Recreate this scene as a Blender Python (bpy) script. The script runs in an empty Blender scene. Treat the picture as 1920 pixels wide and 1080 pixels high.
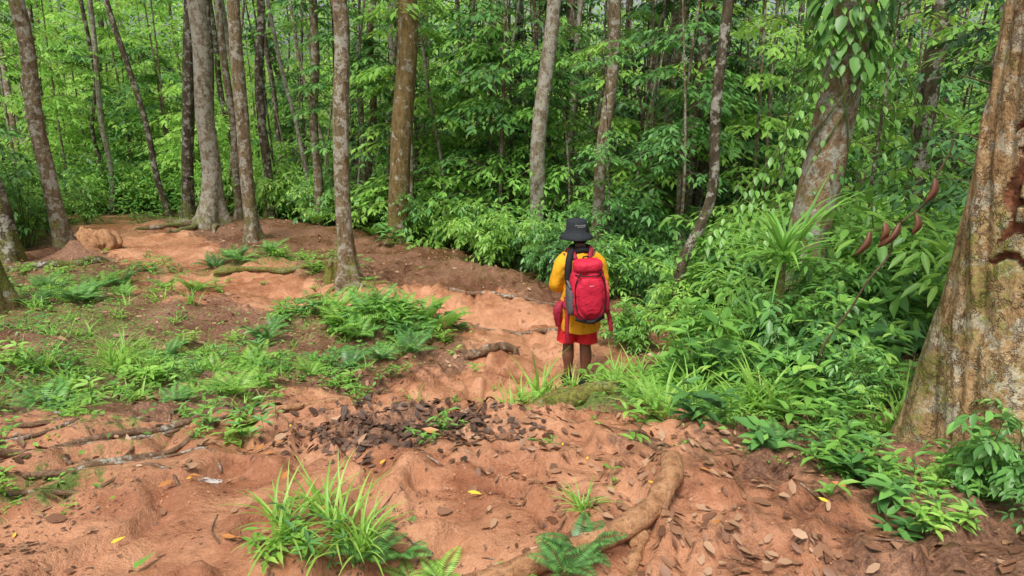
import bpy, bmesh, math, random
import numpy as np
from mathutils import Vector, Matrix
random.seed(7); R=np.random.default_rng(11)
S=bpy.context.scene
COL=S.collection

# ---------------------------------------------------------------- noise / terrain
def vn(x,y,s=0.):
    x=np.asarray(x,float);y=np.asarray(y,float)
    xi=np.floor(x);yi=np.floor(y);fx=x-xi;fy=y-yi
    fx=fx*fx*(3-2*fx);fy=fy*fy*(3-2*fy)
    def h(a,b):
        v=np.sin(a*127.1+b*311.7+s*74.7)*43758.5453
        return v-np.floor(v)
    return (h(xi,yi)*(1-fx)+h(xi+1,yi)*fx)*(1-fy)+(h(xi,yi+1)*(1-fx)+h(xi+1,yi+1)*fx)*fy
def fbm(x,y,s=0.,o=3):
    t=0;a=.5
    for i in range(o):
        t=t+a*(vn(x,y,s+i)-.5);x=x*2.03+5.1;y=y*2.03+1.7;a*=.5
    return t*2
def sst(a,b,x):
    t=np.clip((x-a)/(b-a),0,1);return t*t*(3-2*t)
def gauss(x,y,cx,cy,rx,ry):
    return np.exp(-((x-cx)/rx)**2-((y-cy)/ry)**2)
TRAIL=[(-3,1),(-1.4,2.3),(-.5,3.1),(-.3,4),(-.5,5),(.1,6),(.5,7),(0,8.6),(-1.6,9.6),(-3.2,9.6),(-5,11),(-5.8,12.6),(-7.5,14.3),(-9,16),(-11,19)]
def tdist(x,y):
    x=np.asarray(x,float);y=np.asarray(y,float);D=np.full(np.broadcast(x,y).shape,1e9)
    for (a,b),(c,d) in zip(TRAIL[:-1],TRAIL[1:]):
        vx,vy=c-a,d-b;t=np.clip(((x-a)*vx+(y-b)*vy)/(vx*vx+vy*vy),0,1)
        D=np.minimum(D,np.hypot(x-a-t*vx,y-b-t*vy))
    return D
YP=[-200,-10,0,2.3,3,4,5,6,6.8,8,10,14,18,24,40,60,100,200]
ZP=[.5,.2,.05,0,-.08,-.34,-.65,-.92,-1.08,-1.15,-1.2,-1.3,-1.4,-2.0,-3.0,-2.5,4,14]
def Hfine(x,y):
    near=1-sst(14,24,y)
    t=fbm(x*.8,y*.8,31,3)*5+fbm(x*3,y*3,33,2)*.9
    fr=t-np.floor(t);st=sst(.0,.2,fr)-fr
    z=near*.09*st
    pit=sst(.62,.78,vn(x*3.6+fbm(x*3,y*3,4),y*3.6,41))
    z=z-near*.032*pit
    rid=1-np.abs(fbm(x*3.3,y*2.2,51,3))*3
    z=z+near*.022*np.clip(rid,-1,1)
    sm=sst(-.1,.25,fbm(x*1.4,y*1.4,71))
    return z+(.012+.035*sm)*fbm(x*9,y*9,9)+near*.01*sm*fbm(x*26,y*26,19,2)
def H(x,y):
    x=np.asarray(x,float);y=np.asarray(y,float)
    z=np.interp(y,YP,ZP)
    edge=np.interp(y,[6,8,10,12,16,18,22],[2.2,1.3,.4,-.8,-4,-6.5,-9])
    d=np.clip(x-edge,0,7)
    z=z-sst(6.6,9,y)*d*.16
    z=z+.3*gauss(x,y,-1.7,8.2,1.25,.6)+.22*gauss(x,y,-4.2,11.7,1.5,.8)+.12*gauss(x,y,-2.5,10.3,.6,.5)
    z=z-.2*gauss(x,y,-.6,5.0,.9,.7)+.12*gauss(x,y,.7,4.7,.7,.25)-.12*gauss(x,y,.66,6.4,.6,.6)
    z=z-.12*np.exp(-(tdist(x,y)/.45)**2)*sst(4.2,5,y)*(1-sst(12,16,y))
    z=z+.09*gauss(x,y,-.6,3.6,1.5,.3)
    z=z+.3*sst(-2.2,-5,x)*sst(12,6,y)*sst(2,4,y)+.04*gauss(x,y,-.58,3.4,.5,.22)
    z=z+.22*sst(1.2,2.6,x)*sst(7.5,5,y)*sst(3.3,5,y)+.3*gauss(x,y,-8.3,13,.3,.3)
    z=z+.05*(fbm(x*.8,y*.8,31,3)*3)
    z=z+(.12*fbm(x*.7,y*.7,1)+.07*fbm(x*2.6,y*2.6,5))
    return z+Hfine(x,y)
def Hs(x,y): return float(H(x,y))
def mud(x,y):
    x=np.asarray(x,float);y=np.asarray(y,float)
    w=np.interp(y,[1,3.2,4.5,7,9,12,18],[2.5,1.7,1.15,.8,1.1,1.0,.9])
    m=1-sst(w*.6,w*1.25,tdist(x,y)+fbm(x*1.6,y*1.6,21)*.9)
    pile=.95*gauss(x,y,-.58,3.35,.6,.3)+.35*gauss(x,y,1.3,3.0,.8,.7)
    return np.clip(m-pile,0,1)

# ---------------------------------------------------------------- mesh helpers
class Geo:
    def __init__(s): s.v=[];s.f=[];s.n=0
    def add(s,V,F,mat=0):
        V=np.asarray(V,float).reshape(-1,3);F=np.asarray(F,int)
        s.v.append(V);s.f.append((F+s.n,mat));s.n+=len(V)
    def mesh(s,name,mats,smooth=True):
        me=bpy.data.meshes.new(name);V=np.concatenate(s.v)
        me.vertices.add(len(V));me.vertices.foreach_set('co',V.ravel().astype(np.float32))
        loops=np.concatenate([f.ravel() for f,m in s.f])
        tot=np.concatenate([np.full(len(f),f.shape[1]) for f,m in s.f])
        mi=np.concatenate([np.full(len(f),m) for f,m in s.f])
        st=np.concatenate([[0],np.cumsum(tot)[:-1]])
        me.loops.add(len(loops));me.loops.foreach_set('vertex_index',loops.astype(np.int32))
        me.polygons.add(len(tot));me.polygons.foreach_set('loop_start',st.astype(np.int32))
        me.polygons.foreach_set('loop_total',tot.astype(np.int32))
        me.polygons.foreach_set('material_index',mi.astype(np.int32))
        me.polygons.foreach_set('use_smooth',np.full(len(tot),smooth))
        for m in mats: me.materials.append(m)
        me.update(calc_edges=True);me.validate();return me
def nrm(a): return a/np.maximum(np.linalg.norm(a,axis=-1,keepdims=True),1e-9)
T2=(np.array([[0,0,0],[.45,.5,.05],[1,0,-.12],[.45,-.5,.05],[.5,0,-.03]]),[[0,4,1],[1,4,2],[0,3,4],[3,2,4]],None)
TD=(np.array([[0,0,0],[.25,.42,.02],[.62,.40,.0],[1,0,-.2],[.62,-.40,.0],[.25,-.42,.02],[.25,0,-.04],[.62,0,-.08]]),
    [[0,6,1],[7,3,2],[0,5,6],[7,4,3]],[[6,7,2,1],[5,4,7,6]])
TK=(np.array([[0,0,0],[.22,.42,.05],[.62,.44,.10],[1,.08,.03],[.66,-.36,.0],[.25,-.44,.06],[.25,0,-.0],[.62,0,.02]]),
    [[0,6,1],[7,3,2],[0,5,6],[7,4,3]],[[6,7,2,1],[5,4,7,6]])
T1=(np.array([[0,0,0],[.45,.5,0],[1,0,-.08],[.45,-.5,0]]),None,[[0,3,2,1]])
def leaves(g,pos,dr,up,L,W,T=T2,mat=0):
    pos=np.asarray(pos,float);n=len(pos)
    if n==0:return
    dr=nrm(np.asarray(dr,float));up=np.broadcast_to(np.asarray(up,float),dr.shape)
    sd=nrm(np.cross(dr,up));nn=np.cross(sd,dr)
    L=np.broadcast_to(L,(n,))[:,None,None];W=np.broadcast_to(W,(n,))[:,None,None]
    t,tri,quad=T;m=len(t);t=t[None]
    V=pos[:,None]+dr[:,None]*t[...,0:1]*L+sd[:,None]*t[...,1:2]*W+nn[:,None]*t[...,2:3]*L
    off=(np.arange(n)*m)[:,None,None];base=g.n
    first=True
    for fs in (tri,quad):
        if fs is None: continue
        F=(np.array(fs)[None]+off).reshape(-1,len(fs[0]))
        if first: g.add(V.reshape(-1,3),F,mat);first=False
        else: g.f.append((F+base,mat))
def tube(g,path,rad,sides=8,mat=0,rf=None,cap=True):
    P=np.asarray(path,float);k=len(P);rad=np.broadcast_to(rad,(k,))
    T=nrm(np.gradient(P,axis=0));ref=np.array([0,0,1.]) if abs(T[0][2])<.8 else np.array([0,1.,0])
    u=nrm(np.cross(T[0],ref));V=[]
    for i in range(k):
        u=nrm(u-T[i]*np.dot(u,T[i]));w=np.cross(T[i],u)
        a=np.linspace(0,2*np.pi,sides,endpoint=False)
        r=rad[i]*(rf(i,a) if rf else 1.)
        V.append(P[i]+np.outer(np.cos(a)*r,u)+np.outer(np.sin(a)*r,w))
    V=np.concatenate(V);j=np.arange(sides);F=[]
    for i in range(k-1):
        F.append(np.stack([i*sides+j,i*sides+(j+1)%sides,(i+1)*sides+(j+1)%sides,(i+1)*sides+j],1))
    b=g.n;g.add(V,np.concatenate(F),mat)
    if cap:
        g.v.append(np.array([P[0],P[-1]]));c0=g.n;g.n+=2
        g.f.append((np.stack([b+(j+1)%sides,b+j,np.full(sides,c0)],1),mat))
        o=b+(k-1)*sides
        g.f.append((np.stack([o+j,o+(j+1)%sides,np.full(sides,c0+1)],1),mat))
def smooth_path(pts,n):
    pts=np.asarray(pts,float);k=len(pts);t=np.linspace(0,k-1,n);out=[]
    for q in t:
        i=min(int(q),k-2);f=q-i
        p0=pts[max(i-1,0)];p1=pts[i];p2=pts[i+1];p3=pts[min(i+2,k-1)]
        out.append(.5*((2*p1)+(-p0+p2)*f+(2*p0-5*p1+4*p2-p3)*f*f+(-p0+3*p1-3*p2+p3)*f**3))
    return np.array(out)
def mkobj(name,me,loc=(0,0,0),parent=None):
    o=bpy.data.objects.new(name,me);COL.objects.link(o);o.location=loc
    if parent: o.parent=parent
    return o
def empty(name,loc):
    o=bpy.data.objects.new(name,None);COL.objects.link(o);o.location=loc;o.empty_display_size=.2;return o
def lab(o,label,cat,group=None):
    o['label']=label;o['category']=cat
    if group:o['group']=group
    return o

# ---------------------------------------------------------------- materials
def newmat(name):
    m=bpy.data.materials.new(name);m.use_nodes=True;nt=m.node_tree
    b=nt.nodes['Principled BSDF'];return m,nt,b,nt.nodes['Material Output']
def ramp(nt,stops):
    r=nt.nodes.new('ShaderNodeValToRGB');e=r.color_ramp.elements
    while len(e)<len(stops): e.new(.5)
    for i,(p,c) in enumerate(stops):
        e[i].position=p;e[i].color=(*c,1) if len(c)==3 else c
    return r
def noise(nt,vec,scale,detail=4,rough=.6):
    n=nt.nodes.new('ShaderNodeTexNoise');n.inputs['Scale'].default_value=scale
    n.inputs['Detail'].default_value=detail;n.inputs['Roughness'].default_value=rough
    if vec: nt.links.new(vec,n.inputs['Vector'])
    return n
def mixc(nt,fac,a,b):
    m=nt.nodes.new('ShaderNodeMix');m.data_type='RGBA'
    for s,v in ((m.inputs[0],fac),(m.inputs[6],a),(m.inputs[7],b)):
        if hasattr(v,'is_linked'): nt.links.new(v,s)
        else: s.default_value=v if not isinstance(v,tuple) else (*v,1)
    return m.outputs[2]
def mth(nt,op,a,b=None,c=None,clamp=False):
    m=nt.nodes.new('ShaderNodeMath');m.operation=op;m.use_clamp=clamp
    for i,v in enumerate((a,b,c)):
        if v is None: continue
        if hasattr(v,'is_linked'): nt.links.new(v,m.inputs[i])
        else: m.inputs[i].default_value=v
    return m.outputs[0]
def leafmat(name,stops,rough=.42,trans=.35,spec=.5,simple=False):
    m,nt,b,out=newmat(name)
    g=nt.nodes.new('ShaderNodeNewGeometry');oi=nt.nodes.new('ShaderNodeObjectInfo')
    v=mth(nt,'ADD',mth(nt,'MULTIPLY',g.outputs['Random Per Island'],.6),mth(nt,'MULTIPLY',oi.outputs['Random'],.4))
    r=ramp(nt,stops);nt.links.new(v,r.inputs[0])
    if simple:
        nt.nodes.remove(b);b=nt.nodes.new('ShaderNodeBsdfDiffuse');nt.links.new(r.outputs[0],b.inputs[0]);nt.links.new(b.outputs[0],out.inputs[0])
    else:
        nt.links.new(r.outputs[0],b.inputs['Base Color'])
        b.inputs['Roughness'].default_value=rough;b.inputs['Specular IOR Level'].default_value=spec
    if trans>0:
        t=nt.nodes.new('ShaderNodeBsdfTranslucent')
        hs=nt.nodes.new('ShaderNodeHueSaturation');hs.inputs['Hue'].default_value=.485;hs.inputs['Value'].default_value=1.5
        nt.links.new(r.outputs[0],hs.inputs['Color']);nt.links.new(hs.outputs[0],t.inputs[0])
        mx=nt.nodes.new('ShaderNodeMixShader');mx.inputs[0].default_value=trans
        nt.links.new(b.outputs[0],mx.inputs[1]);nt.links.new(t.outputs[0],mx.inputs[2]);nt.links.new(mx.outputs[0],out.inputs[0])
    return m
LF_N=leafmat('leaf_fresh',[(0,(.08,.21,.04)),(.4,(.15,.35,.06)),(.8,(.24,.49,.09)),(1,(.38,.6,.13))],trans=.3)
LF_M=leafmat('leaf_mid',[(0,(.045,.13,.04)),(.45,(.1,.26,.065)),(.85,(.19,.42,.09)),(1,(.32,.55,.12))],trans=.22)
LF_D=leafmat('leaf_dark',[(0,(.03,.085,.03)),(.5,(.07,.18,.055)),(.9,(.13,.31,.08)),(1,(.22,.44,.1))],rough=.32,trans=0)
LF_B=leafmat('leaf_bright',[(0,(.13,.3,.05)),(.5,(.23,.47,.08)),(1,(.42,.66,.14))],trans=.4)
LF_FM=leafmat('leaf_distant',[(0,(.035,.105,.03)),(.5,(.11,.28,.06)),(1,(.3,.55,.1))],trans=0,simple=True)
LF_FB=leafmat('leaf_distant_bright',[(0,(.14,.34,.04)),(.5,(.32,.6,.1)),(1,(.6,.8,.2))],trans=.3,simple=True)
LF_G=leafmat('blade_grass',[(0,(.12,.28,.03)),(.5,(.23,.46,.07)),(1,(.4,.6,.14))],trans=.4)
MOSS=leafmat('moss_leaf',[(0,(.1,.18,.02)),(.5,(.2,.32,.04)),(1,(.36,.45,.09))],rough=.8,trans=0,spec=.2)
DEAD=leafmat('dead_leaf',[(0,(.07,.035,.02)),(.25,(.16,.075,.042)),(.5,(.28,.15,.085)),(.72,(.4,.25,.155)),(.92,(.52,.38,.26)),(1,(.45,.2,.07))],rough=.5,trans=0,spec=.3)
DEADW=leafmat('wet_dead_leaf',[(0,(.045,.027,.02)),(.5,(.12,.07,.048)),(.85,(.24,.15,.1)),(1,(.38,.22,.11))],rough=.55,trans=.0,spec=.3)
DEADR=leafmat('dull_brown_leaf',[(0,(.14,.055,.03)),(1,(.22,.09,.05))],rough=.5,trans=0)
DEADO=leafmat('orange_brown_leaf',[(0,(.4,.17,.05)),(1,(.5,.2,.06))],rough=.4,trans=0)
CRUMB=leafmat('clay_crumb',[(0,(.26,.11,.055)),(.5,(.46,.21,.12)),(1,(.58,.32,.2))],rough=.7,trans=.0)
YEL=leafmat('yellow_leaf',[(0,(.65,.38,.03)),(.6,(.75,.5,.05)),(1,(.65,.22,.05))],rough=.4,trans=0)
PALE=leafmat('pale_leaf',[(0,(.4,.37,.35)),(1,(.45,.42,.4))],rough=.6,trans=0,spec=.2)
def barkmat(name,dark,mid,light,lichen=.5,moss=.3,sc=1.,lc=(.46,.45,.38),zs=.3,cell=False):
    m,nt,b,out=newmat(name);tc=nt.nodes.new('ShaderNodeTexCoord')
    oi=nt.nodes.new('ShaderNodeObjectInfo')
    ad=nt.nodes.new('ShaderNodeVectorMath');ad.operation='ADD'
    sx=nt.nodes.new('ShaderNodeCombineXYZ')
    for i in range(3): nt.links.new(mth(nt,'MULTIPLY',oi.outputs['Random'],17.+i*9),sx.inputs[i])
    nt.links.new(tc.outputs['Object'],ad.inputs[0]);nt.links.new(sx.outputs[0],ad.inputs[1])
    mp=nt.nodes.new('ShaderNodeMapping');mp.inputs['Scale'].default_value=(1,1,zs)
    nt.links.new(ad.outputs[0],mp.inputs[0])
    n1=noise(nt,mp.outputs[0],16*sc,6,.7);n2=noise(nt,ad.outputs[0],7*sc,7,.75);n3=noise(nt,ad.outputs[0],2.6*sc,7,.7)
    n4=noise(nt,ad.outputs[0],40*sc,4,.7)
    r=ramp(nt,[(.3,dark),(.5,mid),(.72,light)]);nt.links.new(n1.outputs[0],r.inputs[0])
    lr=ramp(nt,[(.56-lichen*.08,(0,0,0)),(.6-lichen*.08,(1,1,1))]);nt.links.new(n2.outputs[0],lr.inputs[0])
    c=mixc(nt,mth(nt,'MULTIPLY',lr.outputs[0],.8 if lichen>0 else 0.),r.outputs[0],lc)
    sep=nt.nodes.new('ShaderNodeSeparateXYZ');nt.links.new(tc.outputs['Object'],sep.inputs[0])
    hz=mth(nt,'MULTIPLY_ADD',sep.outputs[2],-.12,.14,clamp=False)
    hz=mth(nt,'MAXIMUM',hz,-.08)
    mm=mth(nt,'ADD',n3.outputs[0],hz);mm=mth(nt,'ADD',mm,moss*.3-.1)
    mm=mth(nt,'ADD',mm,mth(nt,'MULTIPLY_ADD',n4.outputs[0],.3,-.15))
    mr=ramp(nt,[(.56,(0,0,0)),(.66,(1,1,1))]);nt.links.new(mm,mr.inputs[0])
    mc=ramp(nt,[(.3,(.08,.09,.018)),(.7,(.24,.27,.05))]);nt.links.new(n4.outputs[0],mc.inputs[0])
    c=mixc(nt,mth(nt,'MULTIPLY',mr.outputs[0],.8),c,mc.outputs[0])
    dk=ramp(nt,[(.35,(.35,.35,.35)),(.55,(1,1,1))]);nt.links.new(n4.outputs[0],dk.inputs[0])
    def mul(c,k,f):
        mu=nt.nodes.new('ShaderNodeMix');mu.data_type='RGBA';mu.blend_type='MULTIPLY';mu.inputs[0].default_value=f
        nt.links.new(c,mu.inputs[6]);nt.links.new(k,mu.inputs[7]);return mu.outputs[2]
    c=mul(c,dk.outputs[0],.6)
    hgt=mth(nt,'ADD',n1.outputs[0],mth(nt,'MULTIPLY',n4.outputs[0],.4))
    if cell:
        mp2=nt.nodes.new('ShaderNodeMapping');mp2.inputs['Scale'].default_value=(1,1,.4)
        nd=noise(nt,ad.outputs[0],7,5,.75)
        av=nt.nodes.new('ShaderNodeVectorMath');av.operation='MULTIPLY_ADD';av.inputs[1].default_value=(.3,.3,.6)
        nt.links.new(nd.outputs['Color'],av.inputs[0]);nt.links.new(ad.outputs[0],av.inputs[2]);nt.links.new(av.outputs[0],mp2.inputs[0])
        vo=nt.nodes.new('ShaderNodeTexVoronoi');vo.feature='DISTANCE_TO_EDGE';vo.inputs['Scale'].default_value=8;nt.links.new(mp2.outputs[0],vo.inputs['Vector'])
        vr=ramp(nt,[(0,(.4,.32,.26)),(.06,(1,1,1))]);nt.links.new(vo.outputs['Distance'],vr.inputs[0]);c=mul(c,vr.outputs[0],.5)
        hgt=mth(nt,'ADD',hgt,mth(nt,'MINIMUM',mth(nt,'MULTIPLY',vo.outputs['Distance'],5.),.4))
    nt.links.new(c,b.inputs['Base Color']);b.inputs['Roughness'].default_value=.85
    b.inputs['Specular IOR Level'].default_value=.25
    bp=nt.nodes.new('ShaderNodeBump');bp.inputs['Strength'].default_value=1;bp.inputs['Distance'].default_value=.022 if cell else .03
    nt.links.new(hgt,bp.inputs['Height']);nt.links.new(bp.outputs[0],b.inputs['Normal'])
    return m
B_GRAY=barkmat('bark_gray',(.07,.048,.026),(.2,.145,.08),(.33,.26,.16),.65,.3)
B_PALE=barkmat('bark_pale',(.09,.07,.045),(.25,.2,.135),(.4,.34,.25),1.1,.25)
B_MOSS=barkmat('bark_mossy',(.07,.045,.015),(.2,.14,.055),(.3,.22,.1),.1,.5)
B_DARK=barkmat('bark_dark',(.03,.022,.015),(.09,.07,.042),(.18,.145,.095),.45,.45)
B_BIG=barkmat('bark_big',(.2,.11,.05),(.42,.27,.13),(.56,.41,.24),.45,.42,1.0,(.55,.5,.38),.5,True)
B_VINE=barkmat('bark_redbrown',(.14,.08,.045),(.33,.22,.13),(.45,.35,.24),.7,.55,1.,(.5,.5,.43),.6)
ROOT=barkmat('bark_root',(.22,.1,.045),(.42,.22,.11),(.52,.3,.17),0,-1.4)
ROOTD=barkmat('bark_root_dark',(.08,.045,.028),(.2,.12,.07),(.32,.21,.14),.1,-.45)
def plain(name,col,rough=.7,var=.25,sc=30,bump=.2,spec=.3):
    m,nt,b,out=newmat(name);tc=nt.nodes.new('ShaderNodeTexCoord')
    n=noise(nt,tc.outputs['Object'],sc,4)
    a=tuple(c*(1-var) for c in col);d=tuple(min(1,c*(1+var)) for c in col)
    r=ramp(nt,[(.3,a),(.7,d)]);nt.links.new(n.outputs[0],r.inputs[0]);nt.links.new(r.outputs[0],b.inputs['Base Color'])
    b.inputs['Roughness'].default_value=rough;b.inputs['Specular IOR Level'].default_value=spec
    if bump:
        n2=noise(nt,tc.outputs['Object'],9,3)
        bp=nt.nodes.new('ShaderNodeBump');bp.inputs['Strength'].default_value=bump;bp.inputs['Distance'].default_value=.03
        nt.links.new(n2.outputs[0],bp.inputs['Height']);nt.links.new(bp.outputs[0],b.inputs['Normal'])
    return m
STEM=plain('green_stem',(.1,.16,.04));TWIG=plain('brown_twig',(.12,.085,.05))
INNER=plain('peeled_inner_bark',(.15,.06,.03),.85,.7,25,1)

# ground material
def groundmat():
    m,nt,b,out=newmat('red_clay_ground');tc=nt.nodes.new('ShaderNodeTexCoord');P=tc.outputs['Object']
    at=nt.nodes.new('ShaderNodeAttribute');at.attribute_name='mudmask'
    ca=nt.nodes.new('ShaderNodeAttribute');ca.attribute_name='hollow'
    n1=noise(nt,P,2.2,7,.65);n2=noise(nt,P,12,7,.7);n3=noise(nt,P,45,5,.75);n5=noise(nt,P,1.3,6,.65);n6=noise(nt,P,120,3,.7)
    clay=ramp(nt,[(.3,(.22,.09,.042)),(.42,(.41,.18,.09)),(.54,(.56,.275,.15)),(.7,(.66,.39,.26))])
    nt.links.new(mth(nt,'ADD',mth(nt,'MULTIPLY',n1.outputs[0],.5),mth(nt,'ADD',mth(nt,'MULTIPLY',n2.outputs[0],.32),mth(nt,'MULTIPLY',n3.outputs[0],.18))),clay.inputs[0])
    soil=ramp(nt,[(.3,(.075,.038,.023)),(.5,(.22,.11,.064)),(.72,(.42,.24,.145))]);nt.links.new(n3.outputs[0],soil.inputs[0])
    f=mth(nt,'ADD',at.outputs['Fac'],mth(nt,'MULTIPLY_ADD',n2.outputs[0],2.4,-1.15))
    fr=ramp(nt,[(.2,(0,0,0)),(.65,(1,1,1))]);nt.links.new(f,fr.inputs[0])
    c=mixc(nt,fr.outputs[0],soil.outputs[0],clay.outputs[0])
    def mul(c,k,f):
        mu=nt.nodes.new('ShaderNodeMix');mu.data_type='RGBA';mu.blend_type='MULTIPLY';mu.inputs[0].default_value=f
        nt.links.new(c,mu.inputs[6]);nt.links.new(k,mu.inputs[7]);return mu.outputs[2]
    wr=ramp(nt,[(.46,(1,1,1)),(.6,(.58,.45,.4))]);nt.links.new(n5.outputs[0],wr.inputs[0]);c=mul(c,wr.outputs[0],.8)
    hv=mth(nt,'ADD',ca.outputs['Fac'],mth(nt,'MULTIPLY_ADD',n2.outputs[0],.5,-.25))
    hr=ramp(nt,[(.2,(.36,.27,.23)),(.42,(1,1,1))]);nt.links.new(hv,hr.inputs[0]);c=mul(c,hr.outputs[0],.85)  # hollows darkened in the colour: painted crevice shade as well as wet mud
    sp=ramp(nt,[(.33,(.35,.27,.24)),(.4,(1,1,1))]);nt.links.new(n6.outputs[0],sp.inputs[0]);c=mul(c,sp.outputs[0],.55)
    a2=nt.nodes.new('ShaderNodeAttribute');a2.attribute_name='mossmask'
    mf=mth(nt,'ADD',a2.outputs['Fac'],mth(nt,'MULTIPLY_ADD',n2.outputs[0],1.6,-.85))
    mr=ramp(nt,[(.38,(0,0,0)),(.6,(1,1,1))]);nt.links.new(mf,mr.inputs[0])
    mc=ramp(nt,[(.35,(.06,.09,.02)),(.7,(.2,.28,.05))]);nt.links.new(n3.outputs[0],mc.inputs[0])
    c=mixc(nt,mr.outputs[0],c,mc.outputs[0])
    nt.links.new(c,b.inputs['Base Color'])
    rr=ramp(nt,[(.42,(.5,.5,.5)),(.58,(.2,.2,.2))]);nt.links.new(n5.outputs[0],rr.inputs[0])
    nt.links.new(mixc(nt,mr.outputs[0],rr.outputs[0],(.9,.9,.9)),b.inputs['Roughness'])
    bp=nt.nodes.new('ShaderNodeBump');bp.inputs['Strength'].default_value=1;bp.inputs['Distance'].default_value=.035
    nt.links.new(mth(nt,'ADD',n2.outputs[0],mth(nt,'MULTIPLY',n3.outputs[0],.25)),bp.inputs['Height']);nt.links.new(bp.outputs[0],b.inputs['Normal'])
    return m
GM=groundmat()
nx,ny=520,600
tx=np.linspace(-1,1,nx);ty=np.linspace(-.72,1,ny)
gx=-.3+120*np.sinh(5.5*tx)/np.sinh(5.5);gy=3.0+160*np.sinh(5.9*ty)/np.sinh(5.9)
X,Y=np.meshgrid(gx,gy);Z=H(X,Y)
idx=np.arange(nx*ny).reshape(ny,nx)
F=np.stack([idx[:-1,:-1],idx[:-1,1:],idx[1:,1:],idx[1:,:-1]],-1).reshape(-1,4)
g=Geo();g.add(np.stack([X,Y,Z],-1).reshape(-1,3),F)
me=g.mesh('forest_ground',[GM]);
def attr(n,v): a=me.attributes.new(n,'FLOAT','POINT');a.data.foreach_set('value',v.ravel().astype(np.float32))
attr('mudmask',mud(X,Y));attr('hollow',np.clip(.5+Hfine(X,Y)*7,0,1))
def mossm(X,Y):
    far=sst(18,30,Y)*.9
    m=.9*gauss(X,Y,.7,4.55,.7,.25)+.75*gauss(X,Y,-2.9,6.2,1.8,1.3)+.8*gauss(X,Y,-2.0,2.7,.35,.4)+.9*gauss(X,Y,-1.7,8.1,1.3,.6)+.6*gauss(X,Y,-2.1,3.4,.7,.3)
    m=m+.75*gauss(X,Y,-7,10.0,2.2,1.8)+.7*gauss(X,Y,-4.3,11.7,1.7,.8)+.8*gauss(X,Y,2.1,4.6,1.4,1.8)+.7*gauss(X,Y,-11,17.5,2,3)+.7*gauss(X,Y,-5.2,7.6,1.6,1.2)+.6*gauss(X,Y,-3.6,4.4,1.2,.9)+.5*gauss(X,Y,-3,15.6,3,.8)
    return np.clip(m*.75+far,0,1)
attr('mossmask',mossm(X,Y))
o=mkobj('ground',me);o['kind']='structure'

# ---------------------------------------------------------------- trees
def crown_mesh(seed,mat,n=22):
    r=np.random.default_rng(seed);g=Geo()
    for i in range(n):
        a=r.uniform(0,6.28);h=r.uniform(0,4.5);rr=(1.9-.25*h)*r.uniform(.5,1)
        tip=np.array([math.cos(a)*rr,math.sin(a)*rr,h+.6])
        pth=smooth_path([(0,0,h*.6-.5),(tip[0]*.5,tip[1]*.5,h*.8+.2),tip],5)
        tube(g,pth,np.linspace(.045,.01,5),4,1)
        k=18;pos=tip+r.normal(0,.38,(k,3))*[1,1,.5]
        d=r.normal(0,1,(k,3))*[1,1,.4];leaves(g,pos,d,r.normal(0,.3,(k,3))+[0,0,1],r.uniform(.14,.26,k),r.uniform(.05,.09,k),T1,0)
    return g.mesh('crown',[mat,TWIG])
CROWNS=[crown_mesh(40+i,LF_FM) for i in range(3)]
def trunk_mesh(path,r0,r1,seed,mat,sides=20,n=60,flare=.5,lobes=3,rough=.06,fh=.25,ridge=0.,scar=None):
    P=smooth_path(path,n);P=P.copy();g=Geo()
    z=P[:,2];zt=(z-z[0])/(z[-1]-z[0]);zz=z-z[0]
    def rf(i,a):
        fl=flare*np.exp(-max(zz[i]-.25,0)/fh)*(1+(.7 if not scar else .6)*np.cos(lobes*a+seed+.5*np.sin(2*a)))
        nn=fbm(np.cos(a)*1.5+seed,zz[i]*1.3+np.sin(a)*1.5,seed,4)
        rd=0
        if ridge:
            wx=np.cos(a)*2.0+seed+fbm(a*0+zz[i]*1.5,np.sin(a)*2,12)*.6
            q=np.abs(fbm(wx,np.sin(a)*2.0+zz[i]*.8,seed+3,2))
            rd=-ridge*.8*np.clip(1-q*6,0,1)+ridge*.9*fbm(np.cos(a)*5,np.sin(a)*5+zz[i]*3.5,4,4)+ridge*.3*fbm(np.cos(a)*18,np.sin(a)*18+zz[i]*12,6,3)
        if scar and 1<zz[i]<2.2: rd=rd-.09*scar(a,zz[i])
        return 1+fl+rough*nn*2+rd
    tube(g,P,r0+(r1-r0)*zt,sides,0,rf)
    me=g.mesh('trunk',[mat,INNER])
    if scar:
        aa=(np.arange(sides)+.5)/sides*2*np.pi
        for i in range(n-1):
            if not(1<zz[i]<2.2): continue
            for j in np.nonzero(scar(aa,zz[i])>.4)[0]: me.polygons[int(i*sides+j)].material_index=1
    return me
def tree(x,y,topx,r,mat,label,bend=None,h=11,flare=.5,lobes=3,topy=None,crown=True,group=None,sides=18,ridge=0.,n=60,rough=.06,r1=None,fh=.25,ref=3.6,scar=None,seed=None):
    z=Hs(x,y);e=empty('tree',(x,y,z-.25))
    sx=(topx-x)/ref
    pts=[(0,0,0)];wb=random.uniform(.03,.13)
    for k in range(1,9):
        zz=h*k/8;dx=sx*min(zz,7)
        w=wb*random.uniform(-1,1)
        if scar: w=0
        pts.append((dx+w,w+((topy or 0)*zz/h),zz))
    if bend: pts=bend
    me=trunk_mesh(pts,r,r1 or r*.72,seed or random.uniform(0,20),mat,sides,n,flare,lobes,rough,fh,ridge,scar)
    mkobj('trunk',me,(0,0,0),e)
    if crown:
        c=mkobj('crown',random.choice(CROWNS),(pts[-1][0],pts[-1][1],h-1.2),e);c.rotation_euler[2]=random.uniform(0,6);s=random.uniform(.8,1.1);c.scale=(s,s,s)
    lab(e,label,'tree',group);return e
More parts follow.
